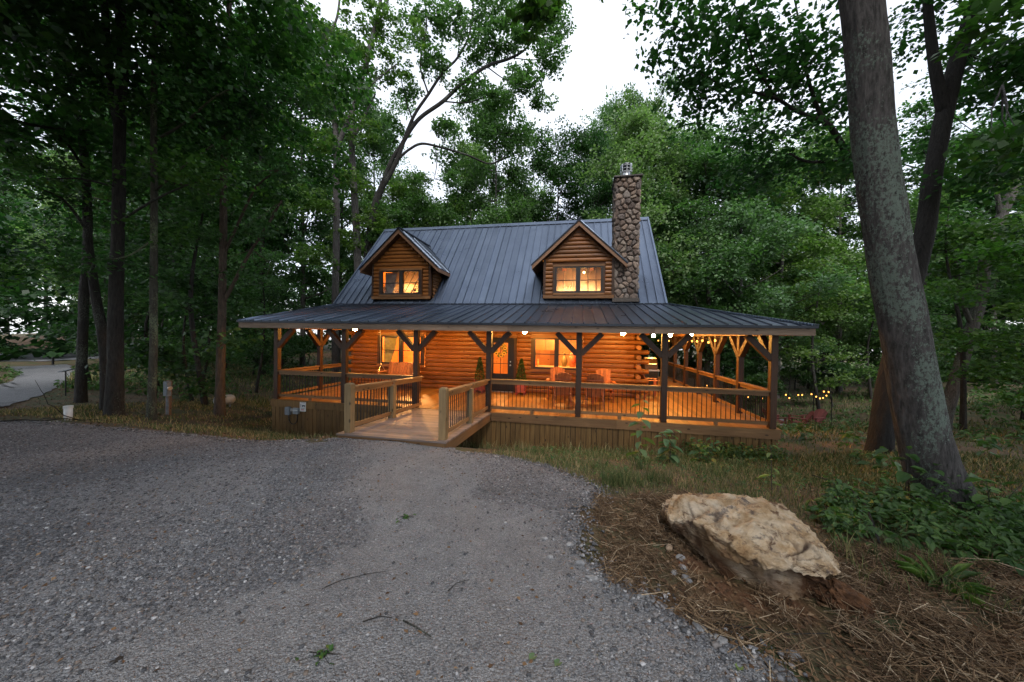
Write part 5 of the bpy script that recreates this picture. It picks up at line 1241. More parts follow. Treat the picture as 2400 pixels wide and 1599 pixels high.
p = at(124, 860, D=30); o = empty('marker_post', (p[0], p[1], h1(p[0], p[1])), 0, 'short dark marker post where the lane meets the road', 'post'); MB().tube([(0, 0, -.1), (0, 0, .62)], .075, 10).build('post', M_BLACK, o, world=False); MB().lathe([(0, .62), (.07, .62), (.05, .67), (0, .68)], (0, 0, 0), 10).build('cap', M_BLACK, o, world=False)
M_GREY2 = plain('off_white_tank', (.42, .43, .43), .4)
p = at(526, 945, D=13.5); o = empty('white_tank', (p[0], p[1], h1(p[0], p[1])), .9, 'rounded white tank half hidden behind a trunk in the wood', 'tank')
MB().tube([(-.34, 0, .27), (-.31, 0, .27), (-.2, 0, .27), (.2, 0, .27), (.31, 0, .27), (.34, 0, .27)], np.array([.04, .13, .19, .19, .13, .04]), 18).build('shell', M_GREY2, o, True, False)
for x in (-.2, .14): MB().box(x, x+.06, -.14, .14, 0, .12).build('foot', M_GREY, o, world=False)
# fire pit circle
M_REDCH = wood('red_painted_wood', (.19, .055, .05), (.29, .09, .08), 2, .55, False)
fcp = at(1845, 1000, D=18.5); fz = h1(fcp[0], fcp[1]); fc = (fcp[0], fcp[1], fz)
fp = empty('fire_ring', fc, 0, 'ring of pale stones around the fire pit among red chairs', 'fire pit')
for k in range(14):
    a = k*6.283/14; bevel(MB().box(-.17, .17, -.10, .10, 0, .24).build('stone', M_ROCKS[k % 3], fp, world=False), .03); s_ = fp.children[-1]; s_.location = (.72*math.cos(a), .72*math.sin(a), 0); s_.rotation_euler = (0, 0, a+math.pi/2)
r0 = chair('red slat garden chair turned side on at the fire pit, nearest the porch corner post', 'chair', M_REDCH, .34, 30, .95, .74, .16, 'garden_chair', 'red chairs round the fire pit', 7); fix(r0)
def stand(o, px, py, D, rz):
    p = at(px, py, D=D); o.location = (p[0], p[1], h1(p[0], p[1])); o.rotation_euler = (0, 0, rz)
stand(r0, 1868, 1000, 18.3, -1.9)
for l, px, py, D, rz in (('red slat garden chair reclining with its back to the woods, beside the dark poles', 1905, 1003, 18.6, -1.15), ('red slat garden chair mostly hidden behind the porch corner post', 1818, 1000, 18.8, 1.6), ('pinkish red garden chair glimpsed through the side porch railing', 1752, 985, 19.5, 1.2)):
    c = copy_tree(r0); c['label'] = l; stand(c, px, py, D, rz)
bpts = [(1657, 904), (1726, 925), (1754, 931), (1786, 934), (1842, 925.5), (1850, 933), (1871, 926), (1880, 926), (1902, 924), (1913, 930), (1922, 934), (1929, 933), (1937, 927.5), (1931, 918), (1942, 919)]
bw = [at(x, y, D=18.8+.8*math.sin(i*1.3)) for i, (x, y) in enumerate(bpts)]
cable = []
for p in bw: cable += [p+np.array([-.02, 0, .09]), p+np.array([.10, 0, .10])]
bulb_string('string_light', cable, bw, 'warm bulbs strung on dark poles around the fire pit', .034)
for (px, py, l) in ((1907, 1010, 'dark pole left of two holding bulbs at the fire pit'), (1950, 1015, 'dark pole right of two holding bulbs at the fire pit')):
    q = at(px, 922, D=18.4); zb = h1(q[0], q[1]); o = empty('light_pole', (q[0], q[1], zb), 0, l, 'pole', 'poles of the fire pit lights')
    MB().tube([(0, 0, -.2), (0, 0, q[2]-zb+.1)], .022, 8).build('pole', M_BLACK, o, world=False); MB().tube([(0, 0, q[2]-zb+.06), (-.12, 0, q[2]-zb+.1)], .012, 6).build('hook', M_BLACK, o, world=False)

# ------------------------------------------------------------------ trees
class Crown:
    def __init__(s, seed): s.r = np.random.default_rng(seed); s.c = []; s.n = []; s.d = []; s.s = []; s.tw = MB()
    def spray(s, p, rad, k, size, tilt=.28):
        r = s.r; n_ = np.array([0, 0, 1.0])+r.normal(size=3)*tilt; n_ /= np.linalg.norm(n_)
        a = r.random(k)*6.283; q = np.sqrt(r.random(k))*rad; u = np.cross(n_, [.3, .9, .1]); u /= np.linalg.norm(u); v = np.cross(n_, u)
        o = u*np.cos(a)[:, None]+v*np.sin(a)[:, None]
        s.c.append(p+o*q[:, None]+n_*(r.normal(size=k)*rad*.16)[:, None]-np.array([0, 0, 1])*(q*q/rad*.25)[:, None])
        s.n.append(n_+r.normal(size=(k, 3))*.55); s.d.append(o+r.normal(size=(k, 3))*.4-np.array([0, 0, .35])); s.s.append(size*r.uniform(.5, 1.35, k))
    def cloud(s, c, R, ns, k, size, attach=None, rad=None, shell=.55, tilt=.28):
        r = s.r; c = np.array(c, float); R = np.broadcast_to(np.array(R, float), (3,))
        for i in range(ns):
            d = rdir(r, 1)[0]; q = c+d*R*(shell+(1-shell)*r.random())*(.35+.65*r.random()**.5)
            rr = (rad or R.mean()*.42)*r.uniform(.7, 1.25); s.spray(q, rr, k, size, tilt)
            if attach is not None and i % 2 == 0 and np.linalg.norm(q-attach) < 1.7:
                m_ = (np.array(attach)+q)/2+r.normal(size=3)*R.mean()*.12; L = np.linalg.norm(q-attach)
                s.tw.tube([attach, m_, q], np.array([.012, .008, .003]), 4, False)
    def mesh(s, name, mat, w=.8):
        c, n_, d, z = np.concatenate(s.c), np.concatenate(s.n), np.concatenate(s.d), np.concatenate(s.s)
        V_, F_ = leaves(c, n_, d, z, w, .10); t_ = np.clip(s.r.random(len(c))*.75+.12*s.r.normal(size=len(c)), 0, 1); return mesh_np(name, V_, F_, mat, False, t_)
def smooth(P, k=6):
    P = np.array(P, float); n = len(P); E = np.r_[[2*P[0]-P[1]], P, [2*P[-1]-P[-2]]]; out = []
    for i in range(n-1):
        p0, p1, p2, p3 = E[i], E[i+1], E[i+2], E[i+3]
        for t in np.arange(k)/k: out.append(.5*((2*p1)+(-p0+p2)*t+(2*p0-5*p1+4*p2-p3)*t*t+(-p0+3*p1-3*p2+p3)*t**3))
    return np.array(out+[P[-1]])
def add_limb(m, pts, rads, n=10, flare=0.0, k=6, rough=0.0):
    W = np.c_[np.array(pts, float), np.array(rads, float)]; W = smooth(W, k); r = W[:, 3].copy()
    if flare:
        h = W[:, 2]-W[0, 2]; r *= 1+flare*np.exp(-np.maximum(h, 0)/.45)
    o = len(m.v); m.tube(W[:, :3], np.maximum(r, .003), n)
    if rough:
        from mathutils import noise
        L = np.r_[0, np.cumsum(np.linalg.norm(np.diff(W[:, :3], axis=0), axis=1))]
        for i in range(len(W)):
            c = W[i, :3]
            for j in range(n):
                p = np.array(m.v[o+i*n+j]); a = 2*math.pi*j/n; u = Vector((math.cos(a)*5.5, math.sin(a)*5.5, L[i]*1.1))
                f = 1+rough*(1.2*abs(noise.noise(u))-.5+.9*abs(noise.noise(u*2.3+Vector((3, 1, 2))))+1.3*noise.noise(Vector((math.cos(a)*.9, math.sin(a)*.9, L[i]*.9))))
                m.v[o+i*n+j] = tuple(c+(p-c)*f)
    return W[:, :3]
# a few kinds of forest tree, then copies with shared meshes
def proto_canopy(seed, h, clear, R, leaf, lm, bm_, dens=1.0, lean=.4):
    r = np.random.default_rng(seed); m = MB(); cr = Crown(seed+500)
    tr = [np.array([0, 0, -.5])]+[np.array([lean*math.sin(t*2.1+seed)*t, lean*math.cos(t*1.7+seed)*t, h*t]) for t in (.0, .15, .35, .6, .85, 1.0)]
    rad0 = .0105*h+.03; T_ = add_limb(m, tr, [rad0*1.15, rad0, rad0*.86, rad0*.72, rad0*.5, rad0*.22, .02], 10, .5)
    nl = int(11*dens+4)
    for i in range(nl):
        t = clear/h+(1-clear/h)*(i+.5)/nl; b = np.array([np.interp(t*h, T_[:, 2], T_[:, j]) for j in range(3)]); a = i*2.4+r.random(); up_ = r.uniform(.15, .7)
        L = R*(1.15-.55*abs(2*((t-clear/h)/(1-clear/h))-.75))*r.uniform(.75, 1.1)
        d = np.array([math.cos(a), math.sin(a), up_]); e = b+d*L; mid = b+d*L*.5+np.array([0, 0, -.08*L])
        add_limb(m, [b, mid, e], [rad0*.3, rad0*.2, .015], 5, 0, 3)
        for f, q in ((.55, .75), (.95, 1.0)):
            g = r.uniform(.75, 1.5); cr.cloud(b+d*L*f+r.normal(size=3)*R*.10, (R*.42*q*g, R*.42*q*g, R*.26*q*g), int(11*dens*r.uniform(.6, 1.2)), 42, leaf, b+d*L*f*.8, R*.19, .25)
    cr.cloud((T_[-1][0], T_[-1][1], h), (R*.45, R*.45, R*.4), int(18*dens), 42, leaf, T_[-3], R*.2)
    m.v += [], ; m.v = [q for q in m.v if len(q) == 3]
    o = len(m.v); m.f += [tuple(i+o for i in q) for q in cr.tw.f]; m.v += cr.tw.v
    return m.mesh('trunk', bm_, True), cr.mesh('crown', lm)
def proto_under(seed, h, R, leaf, lm, dens=1.0):
    r = np.random.default_rng(seed); m = MB(); cr = Crown(seed+700)
    T_ = add_limb(m, [(0, 0, -.3), (0, 0, 0), (.05*h*math.sin(seed), .04*h, h*.4), (.08*h*math.sin(seed*2), .0, h*.75), (.05*h, -.03*h, h)], [.03+.008*h, .02+.008*h, .012+.006*h, .008+.003*h, .006], 7, .3)
    for i in range(int(11*dens)+3):
        t = .14+.86*r.random(); b = np.array([np.interp(t*h, T_[:, 2], T_[:, j]) for j in range(3)]); a = i*2.4; L = R*(1.15-.75*t)*r.uniform(.6, 1.1)
        e = b+np.array([math.cos(a)*L, math.sin(a)*L, L*r.uniform(-.05, .35)]); add_limb(m, [b, (b+e)/2+[0, 0, .06*L], e], [.006+.002*h, .006, .003], 4, 0, 2)
        for f in (.45, .75, 1.0): cr.cloud(b+(e-b)*f, (R*.26, R*.26, R*.10), 3, 34, leaf, None, R*.24, tilt=.22)
    return m.mesh('trunk', M_BARK, True), cr.mesh('crown', lm)
CAN = [proto_canopy(1, 19, 6.0, 3.6, .21, L_MAPLE, M_BARK, 1.0), proto_canopy(2, 22, 8.5, 4.0, .22, L_DEEP, M_BARK, 1.1), proto_canopy(3, 17, 4.0, 3.8, .21, L_OAK, M_BARKG, 1.0),
       proto_canopy(4, 20, 5.0, 4.2, .22, L_MAPLE, M_BARK, 1.25), proto_canopy(5, 18, 3.5, 4.4, .24, L_PALE, M_BARKG, 1.6), proto_canopy(6, 21, 6, 4.6, .25, L_DEEP, M_BARK, 1.65)]
CAN += [proto_canopy(7, 20, 3.0, 4.6, .21, L_PALE, M_BARKG, 1.9), proto_canopy(8, 20, 2.5, 4.6, .21, L_DEEP, M_BARK, 1.9), proto_canopy(9, 20, 3.0, 4.6, .21, L_OAK, M_BARKG, 1.9)]
CAN += [proto_canopy(10, 19, 8.5, 4.3, .26, L_DEEP, M_BARK, 2.4)]
UND = [proto_under(11, 6.5, 2.4, .14, L_MAPLE), proto_under(12, 4.5, 2.0, .13, L_DEEP), proto_under(13, 8.5, 2.8, .15, L_OAK), proto_under(14, 2.6, 1.6, .12, L_DEEP, .8), proto_under(15, 7.0, 2.6, .15, L_DEEP, 1.2)]
def tree(kind, x, y, rz, sc, label, cat='tree', group=None, name='tree', sz=None, dz=0.0):
    o = empty(name, (x, y, h1(x, y)+dz), rz, label, cat, group); o.scale = (sc, sc, sz or sc)
    link('trunk', kind[0], o, False); link('crown', kind[1], o, False); return o
def tree_px(kind, px, D, rz, sc, *a, **k): p = at(px, 790, D=D); return tree(kind, p[0], p[1], rz, sc, *a, **k)

# hero trees, traced to their own distances
def hero(name, label, D, path, mat, limbs=(), clouds=(), lm=L_MAPLE, leaf=.12, base=None, flare=.5, crown=None, n=14, seed=0, k=40, dn=1.35, kk=6, rough=0.0):
    """path / limbs: (px, py, width in px[, depth]); clouds: (px, py, depth, rx, rz, sprays, attach px, attach py)"""
    def W(p, d): q = at(p[0], p[1], D=d); return q, p[2]*d/FPX/2/math.hypot(1, (p[0]-1200)/FPX)
    m = MB(); P, R_ = [], []
    for i, p in enumerate(path):
        d = p[3] if len(p) > 3 else D; q, r_ = W(p, d); P.append(q); R_.append(r_)
    g = P[0].copy(); g[2] = h1(g[0], g[1])-.35; P = [g]+P; R_ = [R_[0]*1.05]+R_
    T_ = add_limb(m, P, R_, n, flare, kk, rough)
    for lb in limbs:
        LP, LR = [], []
        for p in lb:
            d = p[3] if len(p) > 3 else D; q, r_ = W(p, d); LP.append(q); LR.append(r_)
        add_limb(m, LP, LR, 8)
    root = empty(name, (P[1][0], P[1][1], g[2]+.35), 0, label, 'tree'); cr = Crown(900+seed)
    for c in clouds:
        px, py, d, rx, rzz, ns = c[:6]; ns = int(ns*dn+.5); at_pt = at(c[6], c[7], D=D) if len(c) > 6 else None
        cr.cloud(at(px, py, D=d), (rx, rx, rzz), ns, k, leaf, at_pt, max(.3, min(rx, .95)*.55))
    o0 = len(m.v); m.f += [tuple(i+o0 for i in q) for q in cr.tw.f]; m.v += cr.tw.v
    m.build('trunk', mat, root, True)
    if clouds: link('crown', cr.mesh('crown', lm), root)
    if crown is not None:
        kd, sc, zb = crown; top = T_[-1]; o = link('crown', kd[1], root, False); o.location = (top[0]-root.location[0], top[1]-root.location[1], zb); o.scale = (sc, sc, sc)
    return root
# the big leaning trunk in front on the right and the dark one behind it
hero('leaning_tree', 'broad grey trunk with green lichen leaning left at the right of the yard', 4.25,
     [(2215,1190,151),(2174,1060,139),(2142,900,130),(2108,720,121),(2080,560,116),(2052,360,110),(2036,180,107),(2020,10,104),(1998,-250,98),(1975,-700,84)], M_BARKL, n=72, flare=.42, k=34, kk=22, rough=.055,
     limbs=[[(2040,-150,50),(1900,-240,34,3.9),(1750,-260,20,3.6),(1500,-180,10,3.4)]],
     clouds=[(2330,60,3.6,.5,.2,5,2120,-200),(2380,330,3.7,.45,.2,5,2350,200)], lm=L_MAPLE, leaf=.10, seed=1)
hero('dark_tree', 'black trunk leaning right and forking high behind the lichen covered trunk', 8.0,
     [(2062,1045,60),(2085,880,58),(2130,700,54),(2165,560,53),(2185,420,51),(2215,260,50),(2250,120,48),(2290,0,45),(2350,-200,37),(2400,-500,27)], barkmat('bark_black', (.009, .0075, .0065), (.030, .026, .022)), n=24, kk=10, rough=.06, seed=2, leaf=.115, k=38, dn=1.3, lm=L_MAPLE,
     limbs=[[(2212,270,40),(2190,150,34),(2175,20,28),(2165,-150,20)], [(2110,790,28),(2020,440,22,7.6),(1990,372,20,7.4),(1955,310,17,7.2),(1930,285,14,7.1),(1870,262,11,7.0),(1820,232,9,6.9),(1760,215,7,6.8),(1700,203,5,6.7),(1635,170,3,6.6)],
            [(1938,300,14,7.1),(1915,250,12,7.1),(1900,205,10,7.0),(1880,130,7,6.9),(1870,40,5,6.8),(1850,-60,4,6.7)], [(1990,372,12,7.4),(1900,380,8,7.0),(1850,360,5,6.8)], [(1820,232,6,6.9),(1770,150,5,6.7),(1740,60,4,6.5),(1700,-40,3,6.4)]],
     clouds=[(1560,90,6.6,.75,.35,6,1760,215),(1620,175,6.7,.8,.35,9,1760,215),(1700,90,6.6,1.0,.5,12,1770,150),(1690,240,6.9,.9,.4,10,1820,232),(1800,60,6.8,1.1,.6,18,1870,40),(1800,190,7.0,1.0,.5,16,1870,262),(1790,320,7.2,1.0,.4,14,1900,380),(1880,120,7.0,1.0,.6,18,1880,130),(1900,400,7.4,1.1,.4,16,1990,372),(1760,400,7.6,1.0,.35,10,1900,380),
             (1960,230,7.4,.9,.6,14,1940,300),(2160,60,8.5,1.2,.8,14,2175,20),(2330,200,8.0,1.3,.6,16,2250,120),(2330,420,7.5,1.2,.5,14,2215,260),(2120,330,9.0,.9,.6,8,2190,400),(1560,-30,6.4,.8,.4,7,1740,60),(1680,-40,6.4,1.0,.4,9,1740,60)])
hero('crooked_tree', 'crooked mossy trunk twisting up to the right at the wood edge', 14.0,
     [(2212,985,40),(2238,900,38),(2275,780,36),(2300,690,36),(2312,600,34),(2350,500,32),(2385,420,30),(2420,320,26),(2470,150,20)], M_BARKG, seed=3, leaf=.15, k=44, lm=L_DEEP,
     limbs=[[(2280,770,18),(2250,690,15),(2240,620,12),(2215,560,8)], [(2345,510,16),(2330,400,12),(2320,300,8)]],
     clouds=[(2340,320,13,1.8,.7,14,2330,400),(2200,560,13.5,1.4,.5,8,2240,620),(2390,560,13,1.6,.6,12,2385,420),(2300,150,14,2,1,14,2320,300),(2400,800,13.5,1.4,.5,8,2300,690)])
# left wood
hero('slim_tree', 'slim dark trunk bending left beside the lane, leftmost of the near trunks', 12.2,
     [(190,942,30),(191,850,29),(195,760,27),(197,690,27),(204,600,25),(205,480,23),(196,350,22),(182,270,20),(166,190,18),(150,100,16),(138,0,14),(120,-200,10)], M_BARK, seed=4, leaf=.13, k=38, dn=.9, n=20, kk=8, rough=.06, lm=L_MAPLE,
     limbs=[[(200,400,12),(150,330,8,11.5),(80,290,5,11)], [(166,190,9),(230,120,7,12),(300,60,4,12)]],
     clouds=[(60,300,11,1.6,.45,12,150,330),(130,190,11.5,1.6,.5,12,166,190),(60,90,11,1.6,.5,10,150,100),(250,90,12,1.5,.5,10,230,120),(40,420,11.5,1.5,.4,10,150,330),(230,330,12.5,1.3,.4,9,196,350),(120,520,12.5,1.6,.4,10,205,480)], crown=(CAN[0], 1.0, 1.5))
hero('forked_tree', 'dark trunk leaning into the thick twin trunk beside the lane', 10.6,
     [(250,970,30),(247,850,30),(240,780,29),(226,705,27),(214,620,24),(205,540,22),(200,420,18)], M_BARK, seed=5, leaf=.13, dn=.8, n=20, kk=8, rough=.06, lm=L_DEEP, limbs=[[(205,540,12),(150,470,8,10),(90,440,5,9.6)]], clouds=[(150,450,10,1.3,.35,10,150,470),(70,560,10.5,1.3,.35,9,150,470),(240,430,10.8,1.2,.4,8,200,420)])
hero('twin_trunk_tree', 'thick black trunk forking high, largest on the left side', 9.8,
     [(268,975,46),(270,850,42),(272,700,38),(276,560,34),(279,420,33),(281,280,31),(284,150,29),(283,0,27),(282,-250,22),(280,-500,15)], M_BARK, seed=6, leaf=.12, k=40, dn=.85, lm=L_MAPLE, n=28, kk=10, rough=.06,
     limbs=[[(278,300,26),(262,210,24),(252,110,22),(244,0,20),(235,-200,14)], [(258,170,10),(225,80,8),(200,20,6),(180,-40,5)], [(285,180,10),(380,110,7,9.4),(470,70,5,9)], [(280,520,9),(360,470,7,9.2),(450,430,5,8.8),(520,420,3,8.4)], [(279,440,8),(190,420,6,9),(110,420,4,8.6)]],
     clouds=[(380,90,9,1.3,.4,14,380,110),(470,40,9,1.3,.4,12,470,70),(340,250,9.4,1.3,.4,12,380,110),(420,400,8.8,1.3,.35,14,450,430),(520,430,8.6,1.2,.3,10,520,420),(120,400,8.8,1.3,.35,11,190,420),(180,60,9.5,1.2,.4,10,200,20),(330,530,9.6,1.2,.3,9,360,470),(60,620,9.2,1.3,.3,9,110,420)], crown=(CAN[3], .9, 3))
hero('mossy_tree', 'thin mossy spotted trunk right of the thick black one', 9.6,
     [(355,984,24),(357,900,22),(360,800,21),(360,700,20),(361,560,19),(361,420,18),(360,300,17),(362,150,16),(366,0,14),(370,-250,10)], barkmat('bark_mossy', (.03, .028, .02), (.085, .08, .06), (.16, .19, .11), .75), seed=7, leaf=.12, k=38, dn=.85, n=20, kk=8, rough=.06, lm=L_MAPLE,
     limbs=[[(362,330,9),(430,290,7,9.3),(500,230,5,9),(560,200,3,8.8)], [(361,450,7),(430,390,6,9.3),(500,340,4,9)], [(361,560,6),(300,600,5,9.2),(230,610,3,9)]],
     clouds=[(500,220,9,1.4,.4,14,500,230),(580,180,9.2,1.4,.4,13,560,200),(470,320,9,1.3,.35,12,500,340),(600,290,9.6,1.3,.4,11,560,200),(250,620,9.2,1.2,.3,9,230,610),(430,150,9.6,1.3,.4,11,500,230)], crown=(CAN[1], .75, 2))
hero('brown_tree', 'straight brown trunk between the utility post and the porch', 11.8,
     [(515,968,26),(516,900,24),(518,820,23),(521,700,20),(523,560,19),(524,420,18),(527,300,17),(532,150,15),(540,-50,12)], barkmat('bark_brown', (.05, .036, .026), (.13, .095, .07)), seed=8, leaf=.13, k=38, dn=.95, n=20, kk=8, rough=.05, lm=L_OAK,
     limbs=[[(523,600,9),(560,520,8),(600,440,6,11.5),(650,400,4,11)], [(525,360,8),(600,280,6,11.5),(680,230,4,11)], [(521,715,11),(560,640,10),(590,585,8),(620,540,7),(660,470,5)], [(524,480,6),(460,440,5,11.4),(410,430,3,11)]],
     clouds=[(640,400,11.2,1.5,.4,14,650,400),(680,220,11,1.6,.5,14,680,230),(600,120,11.5,1.6,.5,13,600,280),(690,90,12,1.6,.6,12,680,230),(420,440,11.2,1.4,.35,10,410,430),(650,540,11.6,1.4,.35,10,660,470),(570,640,12,1.4,.35,9,590,585),(460,560,11.6,1.3,.3,9,460,440)], crown=(CAN[3], .85, 3))
# tall oaks behind the left end of the roof
hero('tall_tree', 'tall pale grey trunk rising behind the left end of the roof', 22.0,
     [(786,900,18),(786,690,17),(788,600,17),(789,480,16),(788,380,15),(786,300,14),(772,160,12),(748,58,11),(694,-20,9),(650,-120,6)], M_BARKG, seed=9, leaf=.19, k=48, dn=1.7, lm=L_OAK,
     limbs=[[(788,350,13),(806,306,12),(834,238,12),(855,160,11),(868,102,10),(892,0,8),(905,-120,5)], [(876,70,7),(898,30,6),(920,-30,4)], [(760,100,7),(790,40,6),(800,-60,4)], [(834,238,5),(880,190,4),(930,150,3)]],
     clouds=[(720,60,21,2.0,1.4,15,748,58),(700,170,21,1.9,1.2,14,772,160),(800,120,22,2.2,1.6,16,800,0),(890,150,22.5,2.2,1.5,14,880,190),(860,30,22,2.2,1.4,16,892,0),(940,60,22.5,2.2,1.4,13,920,-30),(740,330,21.5,1.9,1.2,14,788,350),(720,470,21,1.9,1.2,14,789,480),(840,300,22.5,1.8,1.2,10,834,238),(660,300,20.5,1.8,1.1,11,786,300),(740,600,20.5,1.7,1.0,12,788,600),(690,20,21,2,1.2,12,694,-20),(750,230,21.5,1.6,1.0,9,786,300)])
hero('straight_tree', 'slender straight trunk just left of the leaning double oak', 23.5,
     [(842,800,19),(838,600,18),(832,480,17),(826,380,16),(824,282,12),(836,240,8),(860,200,5)], M_BARKG, seed=10, leaf=.19, k=46, dn=1.6, lm=L_OAK, limbs=[[(826,330,8),(850,280,6),(880,220,4)]],
     clouds=[(815,430,23,1.8,1.2,14,828,420),(870,520,24,1.9,1.1,14,832,480),(800,560,23,1.7,1.0,10,832,500)])
hero('double_oak', 'leaning oak with twin dark stems arching right over the roof', 25.0,
     [(852,800,22.2),(862,610,20.7),(870,533,19.2),(883,470,17.8),(895,440,14.8),(908,400,10.4),(922,368,9.6),(938,345,9.6),(965,300,9.6),(990,272,8.9),(1038,238,8.9),(1082,197,8.1),(1140,156,7.4),(1198,136,5.9),(1235,112,4.4),(1262,70,3.0)], M_BARK, seed=11, leaf=.19, k=50, dn=1.9, lm=L_OAK,
     limbs=[[(893,445,11.8),(916,405,11.1),(932,372,10.4),(946,333,8.9),(970,272,7.4),(1004,221,6.7),(1038,170,5.9),(1072,136,5.2),(1100,80,3.7),(1110,0,3.0)], [(934,372,6.7),(960,350,5.9),(990,337,5.9),(1038,347,5.2),(1096,364,4.4),(1147,384,3.7),(1180,370,2.2)],
            [(1004,221,4.4),(985,150,3.7),(1000,60,3.0),(990,-30,2.2)], [(1038,238,3.7),(1100,240,3.0),(1160,215,2.2)], [(1140,156,3.0),(1190,190,2.2),(1240,200,1.5)], [(970,290,3.7),(950,230,3.0),(935,160,2.2)], [(1198,136,2.2),(1260,140,2.2),(1310,120,1.5)], [(1020,342,2.2),(1024,380,2.2),(1018,420,1.5)], [(1072,136,3.0),(1080,60,2.2),(1060,-40,2.2)]],
     clouds=[(1290,130,24.5,1.5,1.2,16,1260,140),(1310,60,24.5,1.1,1.0,9,1262,70),(1240,60,24.5,1.8,1.3,19,1262,70),(1180,90,24.5,1.9,1.3,20,1198,136),(1230,190,24.5,1.6,1.0,14,1240,200),(1150,30,25,2.0,1.4,20,1100,80),(1110,110,25,1.9,1.2,18,1072,136),(1050,50,25,2.1,1.4,20,1080,60),(990,60,25,2.0,1.4,17,1000,60),(1010,150,25,1.8,1.2,15,985,150),(950,200,25,1.6,1.2,11,935,160),(1100,200,25,1.7,1.0,14,1100,240),(1160,230,24.5,1.6,1.0,13,1160,215),(1270,240,24.5,1.0,.9,7,1240,200),(1050,300,25,1.4,.8,9,1038,347),(960,420,25,1.3,.7,6,1018,420),(1060,420,25,1.2,.8,6,1018,420),(1130,300,25,1.3,.8,9,1147,384),(920,300,25.5,1.5,.9,8,946,333),(930,500,25.5,1.7,1.0,14,895,440),(980,470,26,1.4,.8,9,895,440),(1290,20,24.5,1.5,1.0,10,1262,70),(1200,-20,25,2.2,1.2,14,1110,0),(1060,-40,25,2.4,1.2,14,1060,-40),(900,560,25,1.5,.8,12,870,533)])
# near maple standing behind the camera, one bough hanging into the top of the view
mp_ = MB(); bx, by = 3.2, -2.6; bz = h1(bx, by); tipp = at(1255, -30, D=5.2)
add_limb(mp_, [(bx, by, bz-.4), (bx, by, bz), (bx-.1, by+.1, 3), (bx-.25, by+.5, 6), (bx-.3, by+.5, 10)], [.24, .22, .18, .15, .08], 12, .4)
add_limb(mp_, [(bx-.2, by+.4, 5.2), (2.1, -.2, 6.6), (1.0, 2.4, 7.0), tuple(tipp+np.array([.1, -.6, .35])), tuple(tipp)], [.09, .07, .045, .02, .008], 8)
crm = Crown(77)
for px, py, D, n in ((1255, 20, 5.2, 7), (1285, 10, 5.3, 6), (1225, 30, 5.2, 4), (1260, -60, 5.3, 9), (1240, 60, 5.2, 3), (1280, 50, 5.25, 3), (1380, -20, 4.8, 1)):
    crm.cloud(at(px, py, D=D), (.22, .22, .14), n, 16, .12, tipp, .16)
nm = empty('near_maple', (bx, by, bz), 0, 'maple beside the camera with one dark leafy bough hanging into the top of the view', 'tree')
mp_.build('trunk', M_BARK, nm, True); link('crown', crm.mesh('crown', L_MAPLE, .85), nm)

# skyline trees behind the cabin, each with its own height
def sky_tree(kind, base_h, px, D, top_px_y, label, rz, wide=1.0):
    p = at(px, top_px_y, D=D); g = h1(p[0], p[1]); sz = (p[2]-g)/(base_h*1.04); tree(kind, p[0], p[1], rz, wide, label, sz=sz)
HS = [19, 22, 17, 20, 18, 21, 20, 20, 20]
for k, px, D, ty, rz, wd, l in ((8, 1172, 31, 228, .3, .95, 'round topped green tree behind the roof ridge under the oak limb'), (7, 1305, 36, 318, 1.2, 1.0, 'dark green tree behind the ridge left of the right dormer'), (7, 1390, 38, 340, 2.2, .9, 'dark green tree right behind the right dormer peak'),
        (6, 1475, 27, 292, .8, .95, 'pale yellow green tree directly behind the stone chimney'), (8, 1430, 44, 240, 2.8, 1.0, 'tallest skyline tree left above the chimney top'), (8, 1520, 42, 232, .4, 1.0, 'tall leafy tree behind and right of the chimney'),
        (6, 1590, 29, 310, 1.9, 1.0, 'pale green tree rising at the right end of the roof'), (8, 1670, 27, 330, .1, 1.0, 'light leafed tree behind the right porch roof'), (6, 1750, 26, 350, 3.3, 1.0, 'leafy pale tree right of the porch roof end'),
        (8, 1030, 34, 480, .5, .9, 'low green treetop over the ridge below the oak fork'), (8, 950, 34, 430, 2.6, 1.0, 'leafy tree behind the left dormer'), (8, 1230, 40, 430, 4.0, 1.0, 'tree filling the gap behind the ridge middle'),
        (8, 880, 37, 250, 1.4, 1.0, 'tall leafy tree between the slender trunk and the double oak'), (2, 800, 35, 120, 2.9, 1.0, 'airy tall tree just behind the tall grey trunk'), (8, 1110, 42, 330, 5.1, 1.0, 'leafy crown seen under the drooping oak limb'),
        (8, 1835, 30, 345, .9, 1.0, 'leafy tree straight behind the fire pit lights'), (6, 1915, 34, 330, 2.3, 1.0, 'pale leafy tree between the porch roof end and the leaning trunk'), (8, 1985, 30, 300, 4.4, 1.0, 'leafy tree just left of the leaning trunk'),
        (8, 15, 60, 330, 1.1, 1.2, 'far leafy tree beyond the red bank at the far left'), (6, -70, 62, 300, 2.1, 1.2, 'far pale tree at the very left edge beyond the bank'), (8, 105, 63, 350, 3.1, 1.2, 'far leafy tree over the road beyond the slim trunk'), (6, 190, 60, 380, 4.1, 1.1, 'far pale tree over the road by the thick twin trunk'),
        (8, 715, 30, 110, 1.0, 1.0, 'dense forest tree left of the tall grey trunk'), (3, 620, 27, 60, 2.0, 1.0, 'dense forest tree above the left porch corner'), (7, 1560, 38, 420, 5.0, 1.0, 'dark tree in the gap behind the right roof edge')):
    sky_tree(CAN[k], HS[k], px, D, ty, l, rz, wd)
